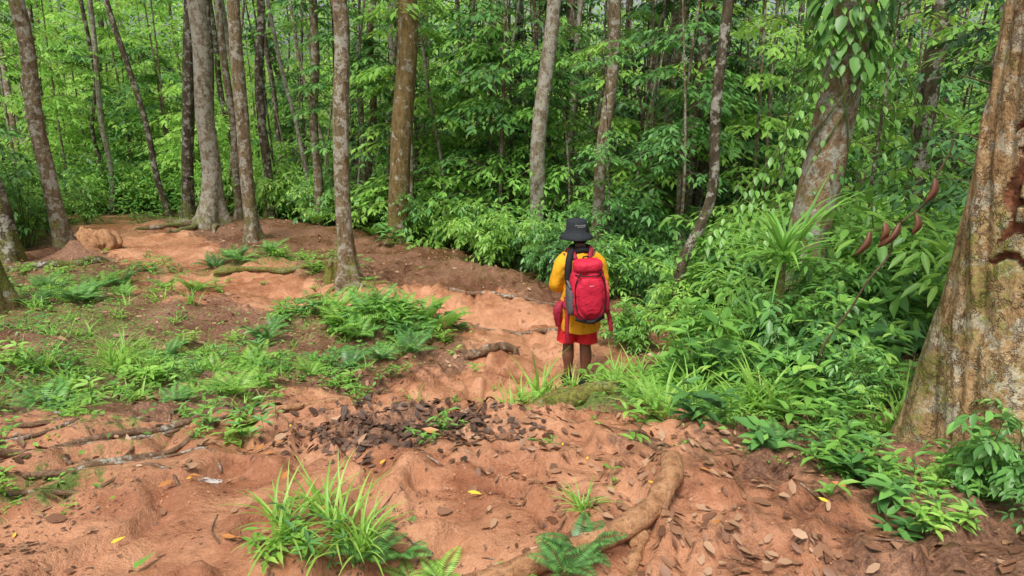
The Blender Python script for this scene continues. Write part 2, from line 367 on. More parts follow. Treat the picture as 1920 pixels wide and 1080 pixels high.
def scarf(a,z):
    a=np.asarray(a,float);z=z+.04*np.sin(a*9)
    l=.36+.07*np.sin(z*23);rr=.95+.1*np.sin(z*17)
    inb=np.clip((a-l)/.06+.5,0,1)*np.clip((rr-a)/.06+.5,0,1)
    v=inb*np.clip((.47-a)/.05+.5,0,1)*((z>1.35)&(z<1.75))
    for c,w in((1.27,.018),(1.39,.022),(1.5,.014),(1.66,.02),(1.86,.014)):
        v=np.maximum(v,inb*(np.abs(z-c)<w))
    return v
tree(2.47,3.15,2.54,.375,B_BIG,'massive flaky yellow-brown tree trunk with moss beside the trail',h=9,flare=.26,lobes=4,sides=260,n=760,ridge=.06,rough=.07,r1=.32,fh=.45,scar=scarf,seed=8.3)
tree(2.98,7.0,3.2,.205,B_VINE,'pale reddish lichen-spotted tree trunk wrapped in climbing vine',h=10,flare=.3,sides=40,n=120)
tree(2.2,8.9,2.6,.072,B_DARK,'slender curved dark tree rising from undergrowth',h=9,flare=.3,
  bend=[(0,0,0),(0.02,0,.6),(.05,0,1.1),(.26,0,1.6),(.38,0,2.1),(.34,0,3.0),(.38,0,4.0),(.5,0,6),(.5,0,9)],n=60)
G='tall straight trees along the trail'
tree(1.5,13,1.72,.12,B_GRAY,'slim grey mottled tree behind the hiker',group=G)
tree(.33,14,.62,.16,B_PALE,'pale grey lichen-covered straight tree',group=G)
tree(-2.55,15,-2.25,.23,B_MOSS,'thick mossy brown straight tree at trail edge',h=12,flare=.45,lobes=4,group=G,sides=28)
tree(-2.48,10.3,-2.44,.12,B_GRAY,'lichen-patched brown tree with mossy flared base on trail',flare=.9,lobes=4,group=G,fh=.3,sides=28)
tree(-4.8,17,-4.6,.11,B_GRAY,'thin grey tree at edge of the clearing',group=G)
tree(-5.5,14.5,-5.45,.14,B_GRAY,'brown knobbly tree beside the trail',flare=.6,group=G)
tree(-7.55,17,-7.35,.22,B_PALE,'thick pale lichen-covered tree with buttress roots',flare=1.1,lobes=3,h=12,group=G,fh=.45,sides=32)
tree(-8.5,18,-8.05,.15,B_DARK,'dark straight tree beside a pale one',group=G)
tree(-7.3,18.4,-7.3,.1,B_GRAY,'slim grey tree with buttress base',group=G)
tree(-6.75,19,-6.6,.12,B_DARK,'dark slim tree behind the clearing',group=G)
tree(-9.1,13.8,-9.2,.15,B_GRAY,'grey rough-barked tree beside the trail bend',group=G)
tree(-9.4,19,-9.9,.08,B_DARK,'thin leaning dark tree by the path',group=G)
tree(-9.2,12.4,-9.5,.15,B_DARK,'dark mossy tree at the path side',group=G)
tree(-9.8,13.4,-10.1,.13,B_DARK,'dark mossy tree among ferns',group=G)
tree(-6.3,8.1,-6.9,.17,B_MOSS,'leaning mossy trunk with exposed roots',flare=.8,group=G)
tree(-3.9,18.2,-3.6,.1,B_GRAY,'thin grey tree in the forest edge',group=G)
tree(-3.7,19.6,-3.3,.06,B_PALE,'very thin pale tree in the forest edge',group=G)
tree(0,20,.1,.14,B_DARK,'dark tree deeper in the forest',group=G)
tree(1.6,22,1.75,.12,B_DARK,'dark slim tree deeper in the forest',group=G)
tree(3.4,17,3.7,.12,B_GRAY,'grey tree with lichen deeper in forest',group=G)
tree(3.6,15,3.85,.17,B_DARK,'thick dark brown tree in shaded undergrowth',h=11,group=G)
tree(4.0,15.6,4.35,.12,B_DARK,'dark tree in shaded undergrowth',group=G)
tree(2.8,16,3.1,.045,B_PALE,'very thin pale sapling trunk',group=G)
tree(5.2,9.2,5.35,.13,B_DARK,'dark tree behind dense leaves',group=G)
tree(-7.2,22,-7.3,.08,B_DARK,'thin dark tree deeper in forest',group=G)
for i in range(56):
    y=random.uniform(15.2,23);x=random.uniform(-.6,.6)*y
    if tdist(x,y)<2 or (x<np.interp(y,[15,17,18,20],[-1.5,-4,-6,-9])): continue
    tree(x,y,x+random.uniform(-.6,.7),random.uniform(.02,.065),random.choice([B_DARK,B_GRAY,B_PALE]),'very thin forest sapling trunk among leaves',h=random.uniform(8,11),sides=8,n=24,group='thin sapling trunks in the forest',crown=False)
for i in range(85):
    y=random.uniform(19,34);x=random.uniform(-.72,.72)*y
    if tdist(x,y)<1.6: continue
    tree(x,y,x+random.uniform(-.5,.6),random.choice([.04,.06,.08,.1,.14]),random.choice([B_DARK,B_DARK,B_GRAY,B_PALE]),'slim straight forest tree among dense foliage',h=random.uniform(10,13),sides=10,n=24,group='slim trees deep in the forest',crown=(i%4==0))

# ---------------------------------------------------------------- plant generators
def twigleaves(g,path,r,L,W,nl,mat,T=T2,droop=.25,both=False):
    P=smooth_path(path,nl*1+1)[1:];tg=nrm(np.gradient(P,axis=0)) if len(P)>1 else np.array([[1,0,0.]])
    sd=nrm(np.cross(tg,[0,0,1.])+1e-6)
    sg=np.where(np.arange(len(P))%2==0,1,-1)[:,None]
    d=tg*r.uniform(.4,.9,(len(P),1))+sd*sg*r.uniform(.6,1,(len(P),1))+np.array([0,0,-droop])+r.normal(0,.16,(len(P),3))
    sz=r.uniform(.75,1.15,len(P))
    leaves(g,P,d,r.normal(0,.22,(len(P),3))+[0,0,1],L*sz,W*sz,T,mat)
    leaves(g,P[-1:],tg[-1:]+[[0,0,-droop]],r.normal(0,.2,(1,3))+[0,0,1],L*1.1,W*1.1,T,mat)
def shrub_mesh(seed,h,spread,nst,ntw,nl,L,mat,T=T2,asp=.36,tw=.35,droop=.25):
    r=np.random.default_rng(seed);g=Geo()
    for i in range(nst):
        a=r.uniform(0,6.28);hh=h*r.uniform(.45,1.05);sp=spread*r.uniform(.2,1)
        dx,dy=math.cos(a)*sp,math.sin(a)*sp;b=r.normal(0,.06,2)*spread
        pth=smooth_path([(b[0],b[1],-.05),(b[0]+dx*.25,b[1]+dy*.25,hh*.5),(b[0]+dx*.65,b[1]+dy*.65,hh*.85),(b[0]+dx,b[1]+dy,hh)],9)
        tube(g,pth,np.linspace(.004+.005*h,.002,9),4,1)
        for k in range(ntw):
            t=r.integers(2,9);p=pth[t];a2=r.uniform(0,6.28);l=tw*r.uniform(.5,1.1)
            q=p+np.array([math.cos(a2)*l*.55,math.sin(a2)*l*.55,.1*l]);e=p+np.array([math.cos(a2)*l,math.sin(a2)*l,-.12*l])
            tube(g,[p,q,e],[.003,.002,.001],3,1,cap=False)
            twigleaves(g,[p,q,e],r,L,L*asp,nl,0,T,droop)
        twigleaves(g,pth[4:],r,L,L*asp,nl,0,T,droop)
    return g.mesh('understory_shrub',[mat,STEM])
def sapling_parts(seed,h,mat,L,rad=1.1,nb=30,asp=.34):
    r=np.random.default_rng(seed);gt=Geo();g=Geo()
    pth=smooth_path([(0,0,-.1),(r.normal(0,.08),r.normal(0,.08),h*.4),(r.normal(0,.2),r.normal(0,.2),h)],14)
    tube(gt,pth,np.linspace(.01+.005*h,.008,14),8,0)
    for k in range(nb):
        t=r.uniform(.12,1);i=min(int(t*13),12);p=pth[i]+(pth[i+1]-pth[i])*(t*13-i);a=r.uniform(0,6.28)
        l=rad*(1.15-.55*t)*r.uniform(.45,1.1);up=r.uniform(.0,.35)
        dv=np.array([math.cos(a),math.sin(a),0])
        q=p+dv*l*.5+[0,0,l*up];e=p+dv*l+[0,0,l*(up-.2)]
        bp=smooth_path([p,q,e],7);tube(g,bp,np.linspace(.01,.003,7),4,1,cap=False)
        for j in range(2,7):
            for s in (-1,1):
                a2=a+s*r.uniform(.5,1.1);l2=l*.42*r.uniform(.6,1.1)
                e2=bp[j]+np.array([math.cos(a2)*l2,math.sin(a2)*l2,-.12*l2])
                twigleaves(g,[bp[j],(bp[j]+e2)/2+[0,0,.03],e2],r,L,L*asp,4,0,T1)
        twigleaves(g,bp[1:],r,L,L*asp,6,0,T1)
    return gt.mesh('trunk',[B_GRAY if seed%2 else B_DARK]),g.mesh('crown',[mat,TWIG])
def blades(g,r,n,L,W,spread=.03,a0=(.1,.8),bend=(.6,1.8),mat=0,seg=7):
    for i in range(n):
        az=r.uniform(0,6.28);l=L*r.uniform(.5,1.1);w=W*r.uniform(.7,1.2);a=r.uniform(*a0);bd=r.uniform(*bend)
        p=np.array([r.normal(0,spread),r.normal(0,spread),-.01]);d=np.array([math.cos(az),math.sin(az),0]);s=np.array([-d[1],d[0],0]);az2=r.normal(0,.15)
        V=[];st=l/seg
        for k in range(seg+1):
            t=k/seg;ww=w*.5*(min(1,.55+t*2)*(1-t**2.2))+.0004
            nn=np.array([-d[0]*math.cos(a),-d[1]*math.cos(a),math.sin(a)])
            V+= [p+s*ww+nn*ww*.35,p,p-s*ww+nn*ww*.35]
            p=p+(d*math.sin(a)+np.array([0,0,1])*math.cos(a))*st+s*az2*st*t;a+=bd/seg
        F=[]
        for k in range(seg):
            b=k*3;F+=[[b,b+1,b+4,b+3],[b+1,b+2,b+5,b+4]]
        g.add(V,F,mat)
def sedge_mesh(seed,n,L,W,mat=None):
    r=np.random.default_rng(seed);g=Geo();blades(g,r,n,L,W);return g.mesh('sedge_clump',[mat or LF_G])
def fern_mesh(seed,nf,L,mat):
    r=np.random.default_rng(seed);g=Geo()
    for i in range(nf):
        az=i*6.28/nf+r.normal(0,.3);l=L*r.uniform(.7,1.1);d=np.array([math.cos(az),math.sin(az),0]);s=np.array([-d[1],d[0],0])
        a=r.uniform(.2,.7);p=np.array([0,0,0.]);P=[p];n=22
        for k in range(n):
            p=p+(d*math.sin(a)+np.array([0,0,1])*math.cos(a))*l/n;a+=1.3/n;P.append(p)
        P=np.array(P);tube(g,P,np.linspace(.003,.001,len(P)),3,1,cap=False)
        t=np.linspace(0,1,len(P))[3:];pr=np.sin(np.clip((t-.05)/.95,0,1)**.7*np.pi)**.8*.26*l+.005
        tg=nrm(np.gradient(P,axis=0))[3:];nup=np.cross(s,tg)
        for sg in(-1,1):
            leaves(g,P[3:],s*sg+tg*.35+[0,0,-.12],nup*-1*np.sign(nup[:,2:3]*-1+1e-6),pr,np.full(len(t),l/n*.95),T1,0)
    return g.mesh('fern',[mat,STEM])
def herb_mesh(seed,nst,h,L,mat,asp=.3,sp=.1,kk=(5,9)):
    r=np.random.default_rng(seed);g=Geo()
    for i in range(nst):
        b=r.normal(0,sp,2);hh=h*r.uniform(.5,1.1);ln=r.normal(0,.25,2)*hh
        pth=smooth_path([(0,0,-.04),(b[0]*.8,b[1]*.8,hh*.15),(b[0]+ln[0]*.4,b[1]+ln[1]*.4,hh*.6),(b[0]+ln[0],b[1]+ln[1],hh)],7)
        tube(g,pth,np.linspace(.003,.0015,7),4,1,cap=False)
        k=r.integers(*kk);tt=r.uniform(.4,1,k)
        pos=np.array([pth[int(q*6)] for q in tt]);a=np.arange(k)*2.4+r.uniform(0,6)
        d=np.stack([np.cos(a),np.sin(a),r.uniform(-.1,.55,k)],1)
        sz=r.uniform(.7,1.15,k);leaves(g,pos,d,r.normal(0,.15,(k,3))+[0,0,1],L*sz,L*asp*sz,TD,0)
    return g.mesh('broadleaf_herb',[mat,STEM])
SH_M=[shrub_mesh(100+i,1.3,.75,10,8,6,[.13,.17,.12,.14][i],[LF_M,LF_M,LF_D,LF_N][i],T2) for i in range(4)]
SH_N=[shrub_mesh(120+i,1.0,.6,[7,7,5,7,6][i],6,5,[.14,.10,.19,.12,.16][i],[LF_N,LF_N,LF_M,LF_M,LF_B][i],TD,asp=[.42,.36,.5,.4,.3][i],droop=[.1,.0,.3,.15,.05][i]) for i in range(5)]
SH_B=[shrub_mesh(130+i,1.2,.8,11,8,6,.15,LF_B,T2) for i in range(2)]
SAP=[sapling_parts(200+i,[6.5,5,7.5,4.2,6,8][i],[LF_M,LF_D,LF_M,LF_N,LF_D,LF_M][i],[.17,.15,.2,.15,.19,.2][i],1.4) for i in range(6)]
SAPB=[sapling_parts(220+i,[6,7.5][i],LF_B,.2,1.4) for i in range(2)]
SED=[sedge_mesh(300+i,[34,26,40][i],[.42,.34,.5][i],[.016,.014,.018][i]) for i in range(3)]
SEDS=[sedge_mesh(310+i,16,.18,.012) for i in range(2)]
FER=[fern_mesh(320+i,[8,7,9][i],[.34,.28,.4][i],[LF_B,LF_N,LF_M][i]) for i in range(3)]
HER=[herb_mesh(330+i,[9,8,10,7][i],[.15,.18,.11,.21][i],[.085,.11,.07,.1][i],[LF_N,LF_B,LF_B,LF_M][i],[.3,.34,.36,.26][i],.12) for i in range(4)]
HERS=[herb_mesh(335+i,[2,3,4][i],[.12,.09,.15][i],[.08,.06,.09][i],[LF_B,LF_N,LF_N][i],[.34,.4,.28][i],.06) for i in range(3)]
HERL=[herb_mesh(340+i,6,.26,[.15,.17][i],[LF_N,LF_M][i],[.3,.36][i],.1) for i in range(2)]
TALL=[herb_mesh(360+i,[3,4,2][i],[.7,.9,.6][i],[.2,.16,.24][i],[LF_N,LF_B,LF_M][i],[.4,.3,.5][i],.12,(7,11)) for i in range(3)]
SEEDL=[herb_mesh(350+i,1,.2,.12,LF_B,.3,.01) for i in range(2)]
EXC=[(2.47,3.15,.5),(.66,6.4,.42),(2.0,8.1,.75),(1.85,7.5,.35)]
def put(name,me,x,y,s,label,cat,grp,tilt=.08,dz=0):
    o=mkobj(name,me,(x,y,Hs(x,y)-.015+dz));o.rotation_euler=(random.gauss(0,tilt),random.gauss(0,tilt),random.uniform(0,6.28))
    o.scale=(s,s,s*random.uniform(.85,1.15));lab(o,label,cat,grp);return o
def patch(name,meshes,cx,cy,rx,ry,n,s,label,cat,grp,avoid=.55,tilt=.08,clump=0):
    k=0;t=0
    ex=EXC if name=='understory_shrub' else EXC[:2]
    while k<n and t<n*30:
        t+=1;a=random.uniform(0,6.28);q=math.sqrt(random.random());x=cx+math.cos(a)*q*rx;y=cy+math.sin(a)*q*ry
        if float(mud(x,y))>avoid: continue
        if clump and float(fbm(x*1.1,y*1.1,61))<clump-.12: continue
        if any(math.hypot(x-a_,y-b_)<c_ for a_,b_,c_ in ex): continue
        if .4<x<.95 and 5.4<y<6.6 and name!='seedling': continue
        put(name,random.choice(meshes),x,y,random.uniform(*s),label,cat,grp,tilt);k+=1
hg='low broadleaf herbs on the forest floor'
def herbs(cx,cy,rx,ry,n,s=(.7,1.25),ms=HER,av=.55,cl=0): patch('broadleaf_herb',ms,cx,cy,rx,ry,n,s,'low green broadleaf herb on mossy clay','plant',hg,av,clump=cl)
herbs(-2.5,6.1,1.8,1.5,52,(.6,1.1),cl=.1);herbs(-3.3,4.4,1.3,1.1,26,(.5,1.0),HER+HERS,av=.8);herbs(-1.6,8.0,1.3,.5,22,(.8,1.4),av=.9);herbs(-4.3,11.6,1.5,.7,12,(.9,1.5),av=.9)
herbs(-5.3,7.6,1.6,1.2,22,(.6,1.2),HER+HERS);herbs(-7,10.2,2.1,1.6,22,(.9,1.5));herbs(-10.3,17.5,2,2.2,12,(1,1.7));herbs(-2.2,3.3,.8,.8,10,(.4,.8),HERS+HER,av=.95);herbs(-2.1,2.6,.3,.3,4,(.3,.5),av=2)
herbs(1.8,4.5,.9,1.2,28,(.7,1.3),HER+HERL,av=2);herbs(1.35,3.7,.6,.5,16,(.5,.95),HER+HERS+HERL,av=2);herbs(1.8,2.65,.5,.5,24,(.45,.8),HERL+HER,av=2)
herbs(-.78,2.25,.2,.15,3,(.4,.7),av=2);herbs(1.15,5.1,.45,.7,14,(.7,1.2),av=2);herbs(.62,5.15,.4,.15,4,(.6,.9),av=2)
patch('small_weed',HERS,-2,4.8,2.6,2.2,44,(.4,.9),'tiny sprouting weed on bare clay','plant','small weeds scattered on clay',1.2)
patch('small_weed',HERS,.9,3.2,1.2,.9,14,(.3,.7),'tiny sprouting weed on bare clay','plant','small weeds scattered on clay',1.2)
patch('small_weed',HERS,-5,12,3.5,2.5,24,(.8,1.4),'tiny sprouting weed on bare clay','plant','small weeds scattered on clay',1.2)
fg='ferns on the forest floor'
def ferns(cx,cy,rx,ry,n,s=(.7,1.2)): patch('fern',FER,cx,cy,rx,ry,n,s,'bright green fern arching over damp soil','fern',fg,2)
ferns(-1.5,7.9,1.1,.5,12,(1,1.6));ferns(.0,2.08,.4,.1,5,(.35,.55));ferns(-.45,2.15,.2,.12,4,(.4,.6));ferns(-2.4,6.6,1.9,1.1,14,(.6,1));ferns(-6.5,9.3,2,1.6,20,(.7,1.4));ferns(2.0,4.8,.8,1,9)
ferns(-4.3,11.8,1.2,.5,5);ferns(-1,15.4,3,1.2,14,(1,1.8));ferns(-3,16.5,2.4,1,8,(1,1.8));ferns(1.3,4.1,.6,.7,9,(.5,1));ferns(1.6,2.9,.4,.4,5,(.35,.55));ferns(-3.2,4.8,1.2,.9,8,(.5,.9))
sg='arching sedge and grass clumps'
def sedges(cx,cy,rx,ry,n,s=(.8,1.2),ms=SED): patch('sedge_clump',ms,cx,cy,rx,ry,n,s,'arching bright green sedge clump on muddy bank','grass',sg,2)
for x,y,s in[(.26,5.6,1.35),(.1,5.8,1.2),(.0,5.5,.9),(.36,5.75,1.0),(.55,5.7,.6),(.75,5.6,.55),(1.0,5.9,.9),(1.3,4.5,1.3),(1.6,4.15,1.3),(1.2,4.05,1.3),(1.3,3.7,1.1),(1.5,5.1,1.2),(1.05,5.2,1.2),(-.76,2.42,.8),(-.64,2.28,.75),(-.84,2.24,.65),(-.55,2.18,.6),(.28,2.4,.35),(-3.3,4.7,1),(-3.6,5.0,1)]:
    put('sedge_clump',random.choice(SED),x,y,s,'arching bright green sedge clump on muddy bank','grass',sg,.05)
sedges(-3.8,5.2,.6,.9,5,(.7,1));sedges(-2.7,6.0,2.0,1.7,40,(.8,1.4),SEDS);sedges(1.7,4.5,1,1.3,14,(.8,1.3));sedges(-3.6,3.6,.6,.7,5,(.5,.9));sedges(-1.6,8,1.2,.5,5,(.5,.8));sedges(-3,5.2,1,.8,5,(.4,.7));sedges(-5.5,8,1.6,1.3,14,(1,1.8),SEDS)
tl=('single-stemmed plant with large drooping green leaves','plant','large-leaved plants on the bank',2)
patch('tall_herb',TALL,1.9,4.9,.8,1.2,26,(.6,1.1),*tl)
patch('tall_herb',TALL,1.65,3.2,.5,.8,12,(.3,.55),*tl)
patch('tall_herb',TALL,-1.5,8.1,1,.4,4,(.6,.9),*tl)
patch('tall_herb',TALL,-1,14.8,3,1,10,(1.,1.5),*tl)
sl='seedlings sprouting from bare clay'
for x,y,s in[(.6,3.15,.9),(-.85,4.95,.8),(.42,2.55,.6),(-.4,6.6,1),(-.95,4.4,.6),(.5,3.4,.5),(-.62,7.0,.8),(1.3,2.5,.7)]:
    put('seedling',random.choice(SEEDL),x,y,s,'small light green seedling growing from clay','plant',sl)
ug='leafy understory shrubs'
def shrubs(cx,cy,rx,ry,n,s,ms=SH_M): patch('understory_shrub',ms,cx,cy,rx,ry,n,s,'dense leafy green shrub in forest undergrowth','shrub',ug,.6)
shrubs(2.9,5.9,.8,1.0,12,(.75,1.15),SH_N);shrubs(3.6,7.2,1.0,1.1,10,(1.1,1.6),SH_N);shrubs(1.9,5.9,.5,.7,5,(.4,.65),SH_N+SH_B)
shrubs(1.3,7.5,.35,.5,5,(.4,.6),SH_N);shrubs(2.9,9.6,1.3,1.2,16,(.6,1.0),SH_N+SH_M+SH_B);shrubs(4.8,9.5,1.8,2,18,(1.1,1.7),SH_M+SH_B+SH_N);shrubs(1.4,11.3,1.2,1.2,12,(.6,.9))
shrubs(.3,13.5,1.3,1.4,12,(.6,1),SH_M+SH_B);shrubs(-1.2,15.8,1.8,1.3,14,(.5,.9),SH_M+SH_B);shrubs(-4.2,18.2,2.6,1.3,20,(.6,1.1),SH_M+SH_B);shrubs(4,14,3,3,20,(1.1,1.6))
shrubs(-12.2,15,2.5,4,18,(.8,1.4),SH_M+SH_B);shrubs(-10.8,21,3,2,18,(.9,1.5),SH_B);shrubs(-6.8,21,2.2,2,10,(1,1.4),SH_B);shrubs(0,18.5,3,2,14,(1,1.6));shrubs(2.0,4.2,.3,.5,5,(.4,.55),SH_N);shrubs(2.1,2.5,.3,.3,3,(.28,.38),SH_N)
def sapl(v,x,y,s,label='leafy young tree with layered drooping foliage'):
    e=empty('young_tree',(x,y,Hs(x,y)));e.rotation_euler[2]=random.uniform(0,6.28);e.scale=(s,s,s)
    mkobj('trunk',v[0],(0,0,0),e);mkobj('crown',v[1],(0,0,0),e);lab(e,label,'tree','leafy young trees of the understory')
n=0;t=0
while n<138 and t<5000:
    t+=1;y=13.5+15*random.random();x=random.uniform(-.74,.74)*y
    if tdist(x,y)<(2.6 if y<22 else 1.2): continue
    if x<np.interp(y,[13,15,17,18,20],[.4,-1.5,-4,-6,-9])-.2 and x>-10.5 and y<18.5: continue
    if x<-.38*y and x>-.62*y and y<24 and random.random()<.8: continue
    pb=.85 if x<-.35*y else .18
    sapl(random.choice(SAPB if random.random()<pb else SAP),x,y,random.uniform(.8,1.35));n+=1
for x,y,s in[(4.3,8.3,.85),(5.6,7.6,1),(4.2,10.8,.8),(5.2,11,1.1),(6.8,10,1.2),(3.0,12.3,.8),(.6,16,1),(-10.9,12.2,.9),(-11.5,14.5,1.1),(-12,17,1),(6.5,13,1.1),(4.2,6.0,.6),(-1,17,1),(-2.5,18,1.1),(-.4,16.2,.6),(1.6,12,.55)]:
    sapl(random.choice(SAP+SAPB),x,y,s)

# far forest foliage
def far(name,n,mat,xr,yr,zr,L,seed,k=34,bias=None):
    r=np.random.default_rng(seed);y=r.uniform(*yr,n);x=r.uniform(*xr,n)*y;z=H(x,y)+zr[0]+(zr[1]-zr[0])*r.random(n)
    c=np.stack([x,y,z],1);pos=(c[:,None]+r.normal(0,1,(n,k,3))*[.75,.75,.3]).reshape(-1,3)
    d=r.normal(0,1,(n*k,3))*[1,1,.45]+[0,0,-.2];l=r.uniform(L*.7,L*1.2,n*k)
    g=Geo();leaves(g,pos,d,r.normal(0,.35,(n*k,3))+[0,-.3,1],l,l*.36,T1)
    o=mkobj(name,g.mesh(name,[mat]));o['kind']='stuff';lab(o,'dense mass of distant green forest leaves','foliage')
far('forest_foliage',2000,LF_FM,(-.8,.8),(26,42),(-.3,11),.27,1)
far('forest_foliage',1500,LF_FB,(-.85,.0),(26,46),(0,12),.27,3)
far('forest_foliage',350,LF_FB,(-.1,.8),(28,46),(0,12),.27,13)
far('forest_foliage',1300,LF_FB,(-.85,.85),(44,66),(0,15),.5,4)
far('forest_undergrowth',1500,LF_FM,(-.75,.75),(19,27),(0,1.3),.16,5,24)

# ---------------------------------------------------------------- ground litter
def litter(name,n,reg,mat,Lr,dens,seed,label,cat,T=TD,lift=.012,asp=(.38,.62),rnd=.2):
    r=np.random.default_rng(seed);x=r.uniform(reg[0],reg[1],n);y=reg[2]+(reg[3]-reg[2])*r.random(n)**1.25
    k=r.random(n)<dens(x,y);x=x[k];y=y[k];m=len(x);z=H(x,y)+lift*r.uniform(.3,1.6,m)
    a=r.uniform(0,6.28,m);d=np.stack([np.cos(a),np.sin(a),r.normal(0,.12,m)],1)
    gx=(H(x+.04,y)-H(x-.04,y))/.08;gy=(H(x,y+.04)-H(x,y-.04))/.08
    d[:,2]+=d[:,0]*gx+d[:,1]*gy
    l=r.uniform(*Lr,m);g=Geo();leaves(g,np.stack([x,y,z],1),d,np.stack([-gx,-gy,np.ones(m)],1)+r.normal(0,rnd,(m,3)),l,l*r.uniform(*asp,m),T)
    o=mkobj(name,g.mesh(name,[mat]));o['kind']='stuff';lab(o,label,cat)
litter('leaf_litter',26000,(-9,6,1.7,17),DEAD,(.025,.09),lambda x,y:np.clip(.75-mud(x,y)*.64,0,1)*(.25+.6*(fbm(x*1.3,y*1.3,3)>-.05)),5,'scattered brown dead leaves on damp clay','leaf litter',TK)
litter('leaf_litter',5200,(-1.6,.5,2.8,4.0),DEADW,(.025,.075),lambda x,y:np.minimum(1,1.3*gauss(x,y,-.58,3.36,.5,.22)),6,'matted mound of dark wet dead leaves on trail','leaf litter',TD,lift=.014,rnd=.3)
litter('leaf_litter',3600,(-.2,2.6,1.8,4.3),DEAD,(.02,.07),lambda x,y:.42*(fbm(x*2,y*2,8)>-.0)+.06,8,'brown dead leaves covering the bank','leaf litter',TK)
litter('leaf_litter',2400,(-3,.6,1.8,5),DEAD,(.02,.075),lambda x,y:.35*(fbm(x*2,y*2,18)>.05)+.05,48,'few brown dead leaves on trodden clay','leaf litter',TK)
litter('clay_crumbs',18000,(-3.5,3,1.7,8),CRUMB,(.004,.014),lambda x,y:.08+.9*(fbm(x*2.2,y*2.2,18)>.1),28,'small crumbs of clay and grit','clay crumbs',TK,.004,(.6,.9))
litter('leaf_debris',44000,(-4,3.5,1.7,9),DEADW,(.005,.028),lambda x,y:.08+.9*(fbm(x*1.7,y*1.7,38)>.03),29,'fine shredded leaf debris on mud','leaf litter',TK,.004,(.15,.5))
def mossd(x,y): return np.clip(mossm(x,y)*1.1-.15,0,1)*(fbm(x*3,y*3,4)>-.05)
litter('ground_moss',70000,(-6.5,3.3,2.2,10),MOSS,(.012,.03),mossd,9,'yellow-green moss and tiny leaves on clay','moss',T1,.02)
litter('ground_cover',34000,(-9,3.3,2.6,13),LF_N,(.025,.06),lambda x,y:np.clip(mossm(x,y)*1.3-.15,0,1)*(1-.7*mud(x,y)),10,'tiny green seedlings carpeting the soil','ground cover',T2,.05)
def Hmax(x,y,r=.06): return max(Hs(x+a,y+b) for a in(-r,0,r) for b in(-r,0,r))
def oneleaf(x,y,l,mat,label,w=.4,az=None):
    g=Geo();a=random.uniform(0,6.28) if az is None else az
    leaves(g,[[0,0,.0]],[[math.cos(a),math.sin(a),.05]],[[random.gauss(0,.15),random.gauss(0,.15),1]],l,l*w,TK)
    o=mkobj('fallen_leaf',g.mesh('fallen_leaf',[mat],True),(x,y,(Hmax(x,y,l*.5)+Hs(x,y))/2+.006));lab(o,label,'leaf','fallen coloured leaves on the trail')
for x,y,l in[(-.13,2.62,.07),(.6,2.25,.05),(.58,2.5,.04),(-1.5,2.25,.06),(-1.45,2.75,.06),(-2.1,2.5,.06),(-1.15,3.3,.05),(.25,3.1,.04),(-.1,4.4,.07),(-.6,2.95,.06),(1.2,2.7,.07),(-.2,3.9,.05),(.35,2.9,.04),(-1.9,2.3,.04),(.5,3.5,.05),(-.9,4.7,.05),(1.25,2.4,.06),(-2.3,3.1,.05),(0.1,5.2,.05)]:
    oneleaf(x,y,l*.9,YEL,'fallen yellow leaf lying on red clay',.35)
# crumpled pale leaf, draped on the ground it lies on
cx,cy=-1.4,2.82
u=np.linspace(-1,1,16);U,Vv=np.meshgrid(u,u)
px_=U*.075*(1+.15*np.sin(Vv*5));py_=Vv*.036*(1-.8*U**2)+.012*np.sin(U*4)
pz_=(H(cx+px_,cy+py_)-Hs(cx,cy))*.5+.012+.02*fbm(U*2.5+3,Vv*2.5+1,5,3)
id_=np.arange(256).reshape(16,16);g=Geo();g.add(np.stack([px_,py_,pz_],-1).reshape(-1,3),np.stack([id_[:-1,:-1],id_[:-1,1:],id_[1:,1:],id_[1:,:-1]],-1).reshape(-1,4))
lab(mkobj('fallen_leaf',g.mesh('fallen_leaf',[PALE]),(cx,cy,Hs(cx,cy))),'large crumpled pale grey dead leaf on mud','leaf','fallen coloured leaves on the trail')
oneleaf(-1.35,2.12,.1,LF_N,'fallen green leaf on mud',.5,1.2)
oneleaf(-.35,3.2,.12,DEADO,'long orange-brown dead leaf on leaf heap',.3,2.8)
for i in range(14): oneleaf(random.uniform(-1.8,1.6),random.uniform(2.2,4),random.uniform(.05,.085),DEADO,'fallen orange-brown leaf on red clay')

# ---------------------------------------------------------------- roots, logs
def root(pts,r0,r1,label,mat=ROOTD,name='tree_root',lift=.0,n=40,cat='root',grp='exposed roots crossing the trail',dips=True,sd=0,kw=5,nz=.22):
    p2=smooth_path([(a,b,0) for a,b in pts],n)[:,:2];z=H(p2[:,0],p2[:,1])
    k=np.ones(kw)/kw;zp=np.convolve(np.pad(z,kw//2,'edge'),k,'valid')
    rad=np.linspace(r0,r1,n)*(1+.1*np.sin(np.arange(n)*.5+sd)*(1 if n<60 else .3));P=np.stack([p2[:,0],p2[:,1],zp+rad*.35+lift],1)
    if n>20: P[:,:2]+=np.stack([fbm(np.arange(n)*.2,sd*3.1+0*z,7),fbm(np.arange(n)*.2,sd*5.3+0*z,9)],1)*min(r0,.03)*(1.2 if n<60 else .5)
    if n>30: rad[:5]*=np.array([.45,.7,.85,.93,.98])
    if dips: P[0,2]-=r0*1.5;P[-1,2]-=r1*2.5;P[-2,2]-=r1
    o0=P[0].copy();g=Geo()
    tube(g,P-o0,rad,16,0,lambda i,a:1+nz*fbm(np.cos(a)*1.4+i*.16,np.sin(a)*1.4+sd,sd,3))
    o=mkobj(name,g.mesh(name,[mat]),tuple(o0));lab(o,label,cat,grp);return o
